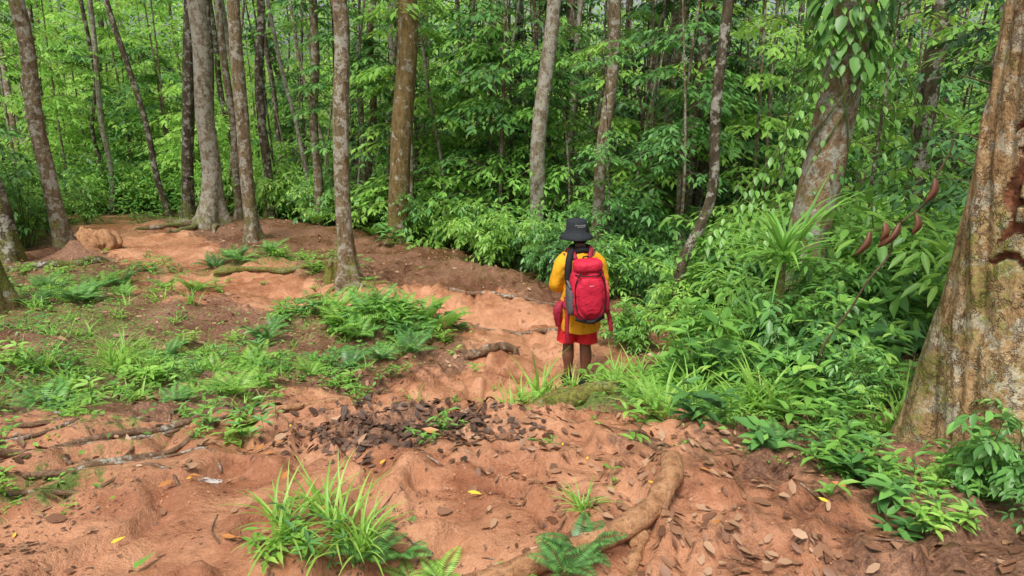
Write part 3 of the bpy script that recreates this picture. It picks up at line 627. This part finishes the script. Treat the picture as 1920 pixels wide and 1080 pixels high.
root([(.66,2.64),(.655,2.56),(.61,2.45),(.54,2.34),(.42,2.24),(.22,2.15),(0,2.07),(-.25,1.97)],.048,.042,'thick smooth orange-brown root arching over clay',ROOT,n=70,lift=.02,sd=2,kw=25,nz=.08)
root([(.5,2.28),(.46,2.2),(.43,2.1),(.41,1.98)],.026,.022,'orange-brown root fork pressed into clay',ROOT,sd=4,lift=-.005,kw=9)
root([(-2.75,2.75),(-2.3,3.0),(-1.9,3.35),(-1.6,3.75),(-1.45,3.9)],.024,.014,'gnarled brown root along a clay step',sd=5,lift=.01)
root([(-2.9,2.55),(-2.2,2.75),(-1.8,3.0),(-1.6,3.3),(-1.5,3.7)],.02,.012,'gnarled brown root along a clay step',sd=6)
root([(-2.4,2.95),(-2.1,3.1),(-1.7,3.45),(-1.3,3.5)],.013,.007,'thin brown root tangled into soil',sd=16)
root([(-2.0,2.75),(-1.9,3.1),(-1.95,3.5),(-1.8,3.9)],.011,.007,'thin brown root tangled into soil',sd=17)
root([(-2.6,2.9),(-2.3,3.2),(-2.2,3.6),(-1.9,3.7)],.012,.007,'thin brown root tangled into soil',sd=18)
root([(-2.2,3.0),(-1.9,2.9),(-1.6,3.1),(-1.4,3.0)],.01,.006,'thin brown root tangled into soil',sd=19)
root([(-2.4,2.45),(-2.0,2.62),(-1.6,2.8),(-1.45,2.7)],.012,.007,'thin brown root half buried in mud',sd=7)
root([(-2.8,3.6),(-2.4,3.9),(-2.1,4.4),(-1.7,4.5)],.014,.008,'thin brown root tangled into soil',sd=20)
root([(-1.7,3.35),(-1.3,3.5),(-.95,3.75),(-.7,4.0)],.024,.02,'smooth reddish root crossing the trail',ROOT,sd=8,kw=9)
root([(-2.6,3.2),(-2.1,3.45),(-1.8,3.75),(-1.7,4.1)],.016,.011,'brown root in grass',sd=9)
root([(-1.9,4.6),(-1.4,5.0),(-1.1,5.6)],.022,.016,'half-buried root under green herbs',sd=10)
root([(-.5,6.95),(-.2,7.1),(.05,7.25)],.05,.045,'short rotten log with bark on mud',name='rotten_log',cat='log',grp='rotten logs',lift=.03,kw=15)
root([(.1,4.75),(.5,4.6),(.95,4.75),(1.3,5.0)],.07,.05,'rotten moss-covered log on bank beside hiker',B_MOSS,name='mossy_log',cat='log',grp='rotten logs',lift=.0,sd=3)
root([(-1.0,10.3),(.2,9.6),(1.0,8.9)],.035,.03,'long dead branch lying on leaves',name='dead_branch',cat='branch',grp='dead branches on the ground')
root([(-.9,9.0),(0,8.6),(.9,8.1)],.03,.025,'dead branch lying across litter',name='dead_branch',cat='branch',grp='dead branches on the ground')
root([(-8.9,11.3),(-8.0,11.7),(-7.4,12.4)],.09,.08,'dark rotten log beside the path',B_DARK,name='rotten_log',cat='log',grp='rotten logs')
root([(-4.9,11.0),(-4.0,11.1),(-3.2,11.4),(-2.8,11.3)],.05,.04,'mossy log with grass on it',B_MOSS,name='mossy_log',cat='log',grp='rotten logs',lift=.03)
for i,(a,l) in enumerate([(3.6,1.6),(4.4,1.3),(5.2,1.5),(2.9,1.2)]):
    root([(-7.55+.15*math.cos(a),17+.15*math.sin(a)),(-7.55+l*.5*math.cos(a+.2),17+l*.5*math.sin(a+.2)),(-7.55+l*math.cos(a),17+l*math.sin(a))],.1,.03,'buttress root spreading from pale tree',B_GRAY,lift=.04,sd=i)
for i,(a,l) in enumerate([(3.5,.9),(4.6,.7),(5.6,.8),(.2,.6)]):
    root([(-2.48+.1*math.cos(a),10.3+.1*math.sin(a)),(-2.48+l*.5*math.cos(a+.3),10.3+l*.5*math.sin(a+.3)),(-2.48+l*math.cos(a),10.3+l*math.sin(a))],.06,.02,'mossy root spreading from tree base',B_MOSS,sd=i)
for i in range(44):
    x=random.uniform(-2.2,1.8);y=random.uniform(2.1,4.5);a=random.uniform(0,3.14);l=random.uniform(.08,.35)
    root([(x,y),(x+l*.5*math.cos(a+.2),y+l*.5*math.sin(a+.2)),(x+l*math.cos(a),y+l*math.sin(a))],.004,.002,'thin dry twig lying on mud',name='twig',cat='twig',grp='fallen twigs',n=10,lift=.006)
# stump and clay mound
g=Geo();zs=np.linspace(-.1,.36,16)
tube(g,np.stack([np.sin(zs*4)*.03,zs*0,zs],1),.10*(1+.8*np.exp(-(zs+.1)*6)),32,0,lambda i,a:1+.5*fbm(np.cos(a)*2,np.sin(a)*2+i*.1,7,3)+(.3*np.cos(a*5) if i>11 else 0))
lab(mkobj('tree_stump',g.mesh('tree_stump',[B_MOSS]),(-2.95,11.0,Hs(-2.95,11.0))),'jagged mossy tree stump among roots','stump')
bm=bmesh.new();bmesh.ops.create_icosphere(bm,subdivisions=5,radius=.38)
for v in bm.verts:
    c=v.co;k=1+.7*float(fbm(c.x*5+c.z*3,c.y*5-c.z*2,3,4));c*=k;c.z*=.85
me=bpy.data.meshes.new('clay_mound');bm.to_mesh(me);bm.free();me.materials.append(ROOT)
for p in me.polygons:p.use_smooth=True
lab(mkobj('clay_mound',me,(-8.1,13.3,Hs(-8.1,13.3)+.05)),'eroded red-brown clay lump beside path','clay mound')

# ---------------------------------------------------------------- vines & special plants
r=np.random.default_rng(77)
zb=Hs(2.98,7)-.25
g=Geo();t=np.linspace(0,1,60);sxl=(3.2-2.98)/3.6
for ph,turn in((0,1.6),(2.5,-1.3),(4.2,2.1)):
    hh=.6+t*4.6;ang=ph+turn*t*6.28;rr=.225-.01*hh
    P=np.stack([sxl*hh+np.cos(ang)*rr,np.sin(ang)*rr,hh],1);tube(g,P,.008,6,1)
n=480;hh=np.concatenate([r.uniform(.4,5,240),r.uniform(3.2,4.6,240)]);an=r.uniform(0,6.28,n);rr=.21+r.uniform(.0,.16,n)
pos=np.stack([sxl*hh+np.cos(an)*rr,np.sin(an)*rr,hh],1);d=np.stack([np.cos(an)*.6,np.sin(an)*.6,-1+r.normal(0,.3,n)],1)
L=np.where(np.arange(n)<240,r.uniform(.05,.1,n),r.uniform(.12,.22,n))
leaves(g,pos,d,np.stack([np.cos(an),np.sin(an),.5+0*an],1),L,L*.62,TD,0)
lab(mkobj('climbing_vine',g.mesh('climbing_vine',[LF_M,STEM]),(2.98,7,zb)),'heart-leaved climbing vine wrapped around reddish trunk','vine')
g=Geo()
for i in range(9):
    x0=-.25-.12*i+r.normal(0,.05);P=smooth_path([(0.1,-.2,3.6+r.normal(0,.3)),(x0*.5,-.35,3.3-.15*i),(x0,-.4,2.4-.12*i),(x0-.1,-.4,1.6)],18)
    tube(g,P,.004,4,1);twigleaves(g,P,r,.1,.055,34,0,TD)
for i in range(6):
    x0=.3+.15*i+r.normal(0,.05);P=smooth_path([(0.1,-.2,3.9+r.normal(0,.3)),(x0*.5,-.35,3.8-.1*i),(x0,-.4,3.0-.12*i),(x0+.1,-.4,2.0)],18)
    tube(g,P,.004,4,1);twigleaves(g,P,r,.12,.06,28,0,TD)
lab(mkobj('hanging_vine',g.mesh('hanging_vine',[LF_N,STEM]),(2.98,7,zb)),'light green vine strands hanging beside trunk','vine')
g=Geo();blades(g,np.random.default_rng(5),46,.85,.035,.04,(.2,1.3),(.5,1.5))
tube(g,[(0,0,-1.1),(.02,0,-.5),(0,0,.02)],.035,8,1)
lab(mkobj('screw_pine',g.mesh('screw_pine',[LF_N,B_DARK]),(2.2,5.5,Hs(2.2,5.5)+.85)),'spiky strap-leaved plant in dense undergrowth','plant')
g=Geo();blades(g,np.random.default_rng(6),30,.6,.03,.03,(.2,1.2),(.5,1.5))
lab(mkobj('screw_pine',g.mesh('screw_pine',[LF_N]),(2.1,5.6,Hs(2.1,5.6)+.3)),'spiky strap-leaved plant low on bank','plant')
# dead hanging branch with brown leaves
g=Geo();P=smooth_path([(2.36,3.8,1.42),(2.31,3.8,1.15),(2.2,3.9,.9),(2.12,3.9,.65),(1.95,4.0,.25),(1.87,4.05,Hs(1.87,4.05))],26);P[:,0]+=.02*np.sin(np.arange(26)*1.1);tube(g,P-P[-1],np.linspace(.005,.008,26),6,1)
for i,dx in ((4,-.02),(9,-.12),(9,-.03),(10,-.15),(10,-.07),(8,.0)):
    p=P[i]-P[-1]+[dx,-.03,0];q=p+[r.normal(-.03,.03),0,-.12*r.uniform(.8,1.2)]
    tube(g,[P[i]-P[-1],p+[0,0,.01]],.002,4,1)
    tube(g,smooth_path([p,(p+q)/2+[.02,-.01,0],q],8),.019*np.sin(np.linspace(.15,3.0,8)),10,0,lambda k,a:1+.35*np.cos(2*a+1))
lab(mkobj('dead_branch',g.mesh('dead_branch',[DEADR,TWIG]),tuple(P[-1])),'thin dead branch with hanging curled brown leaves','branch','dead branches on the ground')
# vine on the big trunk base
g=Geo();P=smooth_path([(2.0,2.9,-.05),(2.15,2.71,.1),(2.4,2.63,.25),(2.7,2.66,.45)],30);tube(g,P-P[0],.006,6,1);twigleaves(g,(P-P[0])[5:],r,.1,.06,8,0,TD)
lab(mkobj('climbing_vine',g.mesh('climbing_vine',[LF_D,TWIG]),tuple(P[0])),'thin woody vine crossing massive trunk base','vine')

# ---------------------------------------------------------------- person
SKIN=plain('dark_skin',(.17,.075,.045),.5,.15,20,0,.4);YSH=plain('yellow_fabric',(.75,.36,.015),.85,.12,60,.6)
RED=plain('red_fabric',(.6,.02,.028),.75,.15,40,.7);PACK=plain('red_nylon',(.55,.016,.05),.65,.15,30,.7);PACKD=plain('dark_red_nylon',(.3,.015,.04),.6,.2,40,.5)
BLK=plain('black_fabric',(.014,.014,.017),.8,.3,60,.3);HATM=plain('hat_fabric',(.022,.026,.032),.85,.25,60,.2);GRY=plain('grey_mesh',(.12,.11,.12),.8,.3,80,.2)
WHT=plain('white_print',(.6,.6,.6),.6,.02,10,0);HAIR=plain('black_hair',(.01,.009,.008),.6,.3,80,.3);EYE=plain('eye_white',(.7,.68,.65),.2,.02,5,0);PINK=plain('pink_bottle',(.75,.1,.1),.3,.05,10,0,.6)
px,py=.655,6.5
pz=(Hs(px-.08,py)+Hs(px+.06,py))/2+.01
PM=Matrix.Translation((px,py,pz))@Matrix.Rotation(math.radians(8),4,'Z')@Matrix.Diagonal((1,1,.985,1))
pe=empty('person',(0,0,0));pe.matrix_world=PM
lab(pe,'hiker in yellow shirt, red shorts and black bucket hat','person')
def skinmesh(verts,edges,rad,mat,name,sub=2,root=0):
    me=bpy.data.meshes.new(name);me.from_pydata(verts,edges,[]);o=bpy.data.objects.new(name,me);COL.objects.link(o)
    m=o.modifiers.new('s','SKIN');m.use_smooth_shade=True
    for i,rr in enumerate(rad):
        v=me.skin_vertices[0].data[i];v.radius=(rr if isinstance(rr,tuple) else (rr,rr));v.use_root=(i==root)
    s=o.modifiers.new('u','SUBSURF');s.levels=sub;s.render_levels=sub
    dg=bpy.context.evaluated_depsgraph_get();dg.update()
    nm=bpy.data.meshes.new_from_object(o.evaluated_get(dg));bpy.data.objects.remove(o)
    nm.materials.clear();nm.materials.append(mat)
    for p in nm.polygons:p.use_smooth=True
    return nm
V=[(0,0,.93),(0,0,1.06),(0,0,1.24),(0,.0,1.36),(0,.0,1.43),(0,.02,1.48),(0,.045,1.53),(0,.055,1.60),(0,.045,1.665),(0,.15,1.58)]
Rr=[.12,.105,.125,.10,.055,.052,.068,.08,.06,.012]
E=[(0,1),(1,2),(2,3),(3,4),(4,5),(5,6),(6,7),(7,8),(7,9)]
def addv(p,r,par):
    V.append(p);Rr.append(r);E.append((par,len(V)-1));return len(V)-1
LX={-1:-.085,1:.07}
LY={-1:.05,1:-.02}
for s in(-1,1):
    a=addv((s*.14,0,1.355),.055,3);b=addv((s*.185,-.01,1.24),.045,a);c=addv((s*.215,.01,1.09),.042,b)
    d=addv((s*.17,.13,1.10),.038,c);w=addv((s*.105,.25,1.14),.028,d);pm=addv((s*.08,.30,1.165),.03,w)
    for k,(ox,oz,ll) in enumerate([(.0,.03,.075),(.0,.01,.082),(.0,-.01,.076),(.0,-.03,.06)]):
        f=addv((s*.07,.325,1.17+oz),.0095,pm);f=addv((s*(.07-ll*.35),.335,1.175+oz),.0085,f);addv((s*(.07-ll*.7),.315,1.18+oz),.0075,f)
    f=addv((s*.075,.28,1.195),.011,pm);addv((s*.045,.275,1.215),.009,f)
    kx=LX[s];ky=LY[s];a=addv((s*.08,0,.86),.09,0);b=addv((kx*1.05,ky*.3,.66),.082,a)
    c=addv((kx,.015+ky,.48),.064,b);c2=addv((kx,ky,.42),.058,c);d=addv((kx+s*.006,-.02+ky,.34),.069,c2);e=addv((kx,-.01+ky,.2),.048,d);f=addv((kx,-.005+ky,.09),.038,e)
    h=addv((kx+s*.008,.05+ky,.045),.034,f);addv((kx+s*.02,.15+ky,.03),.026,h)
body=mkobj('body',skinmesh(V,E,Rr,SKIN,'body'),(0,0,0),pe)
def loft(g,rings,n=40,mat=0,fold=0.,seed=0,capb=False,capt=False):
    VV=[];a=np.linspace(0,2*np.pi,n,endpoint=False)
    for i,(cx,cy,cz,rx,ry) in enumerate(rings):
        k=1+fold*fbm(np.cos(a)*3+seed,np.sin(a)*3+cz*9,seed,3)
        VV.append(np.stack([cx+np.cos(a)*rx*k,cy+np.sin(a)*ry*k,cz+0*a],1))
    j=np.arange(n);F=[]
    for i in range(len(rings)-1):F.append(np.stack([i*n+j,i*n+(j+1)%n,(i+1)*n+(j+1)%n,(i+1)*n+j],1))
    b=g.n;g.add(np.concatenate(VV),np.concatenate(F),mat)
    if capt:
        g.v.append(np.array([[rings[-1][0],rings[-1][1],rings[-1][2]]]));c=g.n;g.n+=1;o=b+(len(rings)-1)*n
        g.f.append((np.stack([o+j,o+(j+1)%n,np.full(n,c)],1),mat))
def interp_rings(R0,n): return [tuple(q) for q in smooth_path(R0,n)]
g=Geo()
loft(g,interp_rings([(.02,-.015,.615,.185,.15),(.02,-.015,.625,.192,.158),(0.01,0,.78,.185,.15),(0,0,1.0,.17,.13),(0,0,1.2,.175,.13),(0,0,1.33,.17,.115),(0,0,1.39,.13,.095),(0,.005,1.435,.08,.07)],40),64,0,.24,2)
for s in(-1,1):
    P=smooth_path([(s*.10,0,1.35),(s*.17,-.005,1.28),(s*.21,-.0,1.18),(s*.232,.01,1.075),(s*.212,.055,1.055)],18)
    tube(g,P,np.linspace(.08,.066,18),22,0,lambda i,a:1+.24*fbm(np.cos(a)*2+i*.5,np.sin(a)*2,4,2),cap=False)
mkobj('shirt',g.mesh('shirt',[YSH]),(0,0,0),pe)
g=Geo()
loft(g,interp_rings([(0,0,.98,.15,.115),(0,0,.88,.165,.13),(0,0,.76,.165,.13),(0,0,.70,.155,.12)],8),40,0,.05,5)
for s in (-1,1):
    kx=LX[s];ky=LY[s]
    loft(g,interp_rings([(s*.08,0,.84,.09,.12),(kx*1.05,ky*.3,.7,.095,.12),(kx*1.15,.005+ky*.6,.54,.1,.118),(kx*1.17,.005+ky*.8,.485,.106,.118)],14),40,0,.18,6+s)
mkobj('shorts',g.mesh('shorts',[RED]),(0,0,0),pe)
g=Geo()
tube(g,[(.08*math.cos(a),.01+.08*math.sin(a),1.425+.012*math.sin(a*3)) for a in np.linspace(0,6.3,26)],.034,12,0,lambda i,a:1+.2*fbm(a*2,i*.6+0*a,3,2))
tube(g,smooth_path([(-.08,-.03,1.44),(-.125,-.09,1.36),(-.145,-.13,1.24),(-.14,-.13,1.12)],10),.034,10,0)
mkobj('neck_scarf',g.mesh('neck_scarf',[BLK]),(0,0,0),pe)
g=Geo()
loft(g,interp_rings([(0,.035,1.47,.05,.045),(0,.03,1.52,.075,.085),(0,.045,1.60,.09,.105),(0,.045,1.66,.07,.08),(0,.045,1.68,.02,.02)],12),24,0,.05,1)
gv=g.v[0]; gv[:,1]=np.where(gv[:,1]>.08,.08,gv[:,1])
mkobj('hair',g.mesh('hair',[HAIR]),(0,0,0),pe)
HX,HY=-.03,.045
g=Geo()
R1=[(HX,HY,1.53,.16,.172),(HX,HY,1.535,.165,.177),(HX,HY,1.562,.142,.156),(HX,HY,1.59,.116,.132),(HX,HY,1.605,.105,.12),(HX,HY,1.65,.102,.116),(HX,HY,1.695,.094,.108),(HX,HY,1.714,.08,.092),(HX,HY,1.72,.045,.055)]
loft(g,R1,56,0,.08,3,capt=True)
hat=mkobj('bucket_hat',g.mesh('bucket_hat',[HATM]),(0,0,0),pe)
g=Geo();rr=np.random.default_rng(3)
for row,zc,xs in((0,1.668,(-.07,.025)),(1,1.653,(-.05,.025))):
    x=xs[0]
    while x<xs[1]:
        w=rr.uniform(.005,.008);hgt=.009 if row==0 else .007
        yy=HY-math.sqrt(max(0,1-((x-HX)/.101)**2))*.1165-.006
        for bx0,bz0,bw,bh in((0,0,.0015,hgt),(w-.002,0,.0015,hgt*rr.uniform(.6,1)),(0,hgt*rr.choice([0,.42,.82]),w,.0015)):
            g.add([[x+bx0,yy,zc+bz0],[x+bx0+bw,yy,zc+bz0],[x+bx0+bw,yy,zc+bz0+bh],[x+bx0,yy,zc+bz0+bh]],[[0,1,2,3]])
        x+=w+.003
mkobj('hat_lettering',g.mesh('hat_lettering',[WHT],False),(0,0,0),hat)
for s in (-1,1):
    kx=LX[s];ky=LY[s]
    g=Geo();loft(g,interp_rings([(kx,.045+ky,.0,.047,.135),(kx,.045+ky,.02,.05,.14),(kx,.04+ky,.05,.045,.12),(kx,.0+ky,.085,.042,.06),(kx,-.005+ky,.11,.045,.05)],12),24,0,.03,1,capt=False)
    mkobj('shoe',g.mesh('shoe',[BLK]),(0,0,0),pe)
for s in(-1,1):
    g=Geo();loft(g,[(s*.03,.128,1.59,.001,.001),(s*.03,.128,1.594,.010,.008),(s*.03,.128,1.6,.013,.01),(s*.03,.128,1.606,.010,.008),(s*.03,.128,1.61,.001,.001)],12);mkobj('eye',g.mesh('eye',[EYE]),(0,0,0),body)
    g=Geo();loft(g,[(s*.083,.05,1.555,.004,.006),(s*.09,.045,1.57,.009,.014),(s*.092,.042,1.595,.010,.018),(s*.086,.045,1.612,.004,.008)],12,capt=True);mkobj('ear',g.mesh('ear',[SKIN]),(0,0,0),body)
g=Geo();loft(g,[(0,.118,1.54,.004,.002),(0,.12,1.545,.02,.008),(0,.12,1.55,.004,.002)],12);mkobj('mouth',g.mesh('mouth',[PACKD]),(0,0,0),body)
# phone held
g=Geo();bm=bmesh.new();bmesh.ops.create_cube(bm,size=1)
for v in bm.verts:v.co=Vector((v.co.x*.14,v.co.y*.009,v.co.z*.07))
bmesh.ops.bevel(bm,geom=bm.edges[:],offset=.003,segments=2,affect='EDGES');me=bpy.data.meshes.new('smartphone');bm.to_mesh(me);bm.free();me.materials.append(BLK)
ph=mkobj('smartphone',me);ph.matrix_world=PM@Matrix.Translation((0,.315,1.185));lab(ph,'small black phone held in both hands','phone')
# backpack
OFF=Vector((.03,-.26,.80));bp=empty('backpack',(0,0,0));bp.matrix_world=PM@Matrix.Translation(OFF)@Matrix.Rotation(math.radians(-3),4,'Y')@Matrix.Diagonal((.95,1,.92,1))
lab(bp,'red hiking backpack with grey side pocket worn on the back','backpack')
def sup(g,c,s,e1=.5,e2=.5,nu=40,nv=28,mat=0,fn=None):
    u=np.linspace(-np.pi,np.pi,nu,endpoint=False);v=np.linspace(-np.pi/2+.01,np.pi/2-.01,nv)
    U,Vv=np.meshgrid(u,v);f=lambda w,e:np.sign(w)*np.abs(w)**e
    x=f(np.cos(Vv),e1)*f(np.cos(U),e2);y=f(np.cos(Vv),e1)*f(np.sin(U),e2);z=f(np.sin(Vv),e1)
    P=np.stack([x*s[0],y*s[1],z*s[2]],-1).reshape(-1,3)
    if fn:P=fn(P)
    P=P+np.array(c);id=np.arange(nu*nv).reshape(nv,nu);F=np.stack([id[:-1],np.roll(id[:-1],-1,1),np.roll(id[1:],-1,1),id[1:]],-1).reshape(-1,4)
    g.add(P,F,mat)
def warp(P):
    k=P[:,2]/.32;P=P.copy();P[:,0]*=1-.2*np.clip(k,0,1)**2-.12*np.clip(-k,0,1)**2;P[:,1]*=1-.25*np.clip(k,0,1)
    nn=fbm(P[:,0]*14+P[:,2]*3,P[:,2]*14+P[:,1]*5,2,3);return P*(1+.11*nn)[:,None]
g=Geo();sup(g,(0,0,.30),(.185,.13,.31),.55,.65,72,60,0,warp);mkobj('main_compartment',g.mesh('main_compartment',[PACK]),(0,0,0),bp)
g=Geo();sup(g,(0,-.02,.575),(.145,.11,.07),.7,.7,48,30,0,lambda P:P*(1+.12*fbm(P[:,0]*20,P[:,1]*20,4,2))[:,None]);mkobj('lid_pocket',g.mesh('lid_pocket',[PACK]),(0,0,0),bp)
g=Geo();sup(g,(0,-.105,.27),(.125,.045,.2),.6,.7,48,40,0,lambda P:P*(1+.12*fbm(P[:,0]*20,P[:,2]*20,6,2))[:,None]);mkobj('front_pocket',g.mesh('front_pocket',[PACK]),(0,0,0),bp)
g=Geo()
for s in(-1,1):
    tube(g,smooth_path([(s*.09,-.125,.53),(s*.14,-.11,.42),(s*.15,-.11,.25),(s*.125,-.115,.1),(s*.05,-.12,.02)],24),.006,6)
tube(g,smooth_path([(-.14,-.07,.505),(-.08,-.12,.495),(0,-.13,.49),(.08,-.12,.495),(.14,-.07,.505)],20),.005,6)
tube(g,smooth_path([(-.14,-.06,.03),(0,-.11,.0),(.14,-.06,.03)],14),.022,8)
mkobj('piping',g.mesh('piping',[BLK]),(0,0,0),bp)
g=Geo();tube(g,smooth_path([(-.03,.03,.62),(-.025,.03,.655),(.025,.03,.655),(.03,.03,.62)],12),.008,8);mkobj('haul_loop',g.mesh('haul_loop',[BLK]),(0,0,0),bp)
for s in(-1,1):
    g=Geo();tube(g,smooth_path([(s*.07,.16,.60),(s*.1,.22,.69),(s*.115,.34,.66),(s*.13,.42,.5),(s*.14,.4,.34),(s*.17,.26,.2),(s*.17,.12,.14)],26),.021,10,0,lambda i,a:1+.3*np.cos(2*a));mkobj('shoulder_strap',g.mesh('shoulder_strap',[PACKD]),(0,0,0),bp)
g=Geo();sup(g,(-.18,-.0,.22),(.035,.085,.16),.6,.7,28,20);o=mkobj('side_pocket',g.mesh('side_pocket',[GRY]),(0,0,0),bp);o['label']='stretchy grey mesh side pocket'
g=Geo();tube(g,smooth_path([(-.185,-.07,.36),(-.2,-.02,.42),(-.195,.05,.39),(-.195,.06,.3)],14),.012,8);mkobj('loop_cord',g.mesh('loop_cord',[GRY]),(0,0,0),bp)
g=Geo();sup(g,(.18,-.0,.17),(.03,.08,.12),.6,.7,28,20);mkobj('side_pocket',g.mesh('side_pocket',[PACKD]),(0,0,0),bp)
for s,l in((-1,.34),(1,.2)):
    g=Geo();P=smooth_path([(s*.19,.02,.13),(s*.215,.0,.0),(s*.225,-.02,-.12),(s*.215,-.02,-l*.75)],14)
    tube(g,P,.014,8,0,lambda i,a:1+.6*np.cos(2*a))
    tube(g,[(s*.15,.0,.1),(s*.2,.1,.12),(s*.17,.26,.12)],[.03,.035,.03],10)
    mkobj('hip_belt',g.mesh('hip_belt',[PACKD]),(0,0,0),bp)
g=Geo()
for i in range(5):
    x=-.02+i*.009;g.add([[x,-.162,.395],[x+.006,-.162,.395],[x+.006,-.162,.402],[x,-.162,.402]],[[0,1,2,3]])
mkobj('logo',g.mesh('logo',[WHT],False),(0,0,0),bp)
g=Geo();loft(g,[(0,0,0,.03,.03),(0,0,.01,.034,.034),(0,0,.15,.034,.034),(0,0,.175,.02,.02),(0,0,.2,.02,.02)],20,0,capt=True)
wb=mkobj('water_bottle',g.mesh('water_bottle',[PINK]));wb.matrix_world=bp.matrix_world@Matrix.Translation((.185,0,.19));lab(wb,'pink-red water bottle in backpack side pocket','bottle')
# jacket hanging at the hip
g=Geo();n=16
P=smooth_path([(-.15,.0,.93),(-.2,-.02,.86),(-.22,-.03,.76),(-.21,-.03,.66)],n);tube(g,P,np.concatenate([np.linspace(.02,.04,8),np.linspace(.04,.02,8)]),20,0,lambda i,a:1+.7*fbm(np.cos(a)*2+i*.3,np.sin(a)*2,8,2))
mkobj('tied_jacket',g.mesh('tied_jacket',[PACKD]),(0,0,0),pe)

# ---------------------------------------------------------------- light, world, camera
w=bpy.data.worlds.new('World');S.world=w;w.use_nodes=True;nt=w.node_tree;bg=nt.nodes['Background']
sk=nt.nodes.new('ShaderNodeTexSky');sk.sky_type='NISHITA';sk.sun_disc=False
EL,RO=math.radians(62),math.radians(200)
sk.sun_elevation=EL;sk.sun_rotation=RO;sk.dust_density=5;sk.air_density=1
hs=nt.nodes.new('ShaderNodeHueSaturation');hs.inputs['Saturation'].default_value=.3
nt.links.new(sk.outputs[0],hs.inputs['Color']);nt.links.new(hs.outputs[0],bg.inputs[0]);bg.inputs[1].default_value=.15
L=bpy.data.lights.new('sun','SUN');L.energy=3.6;L.angle=math.radians(16);L.color=(1,.95,.85);lo=bpy.data.objects.new('sun',L);COL.objects.link(lo)
dv=Vector((math.sin(RO)*math.cos(EL),math.cos(RO)*math.cos(EL),math.sin(EL)));lo.rotation_euler=dv.to_track_quat('Z','Y').to_euler();lo.location=(0,0,20)
cd=bpy.data.cameras.new('camera');cd.sensor_width=36;cd.lens=36*1297/1920;cd.clip_end=600;cd.clip_start=.05
co=bpy.data.objects.new('camera',cd);COL.objects.link(co);co.location=(0,0,1.6+.0);co.rotation_euler=(math.radians(75),0,0)
S.camera=co
S.view_settings.view_transform='Standard';S.view_settings.look='None';S.view_settings.exposure=0
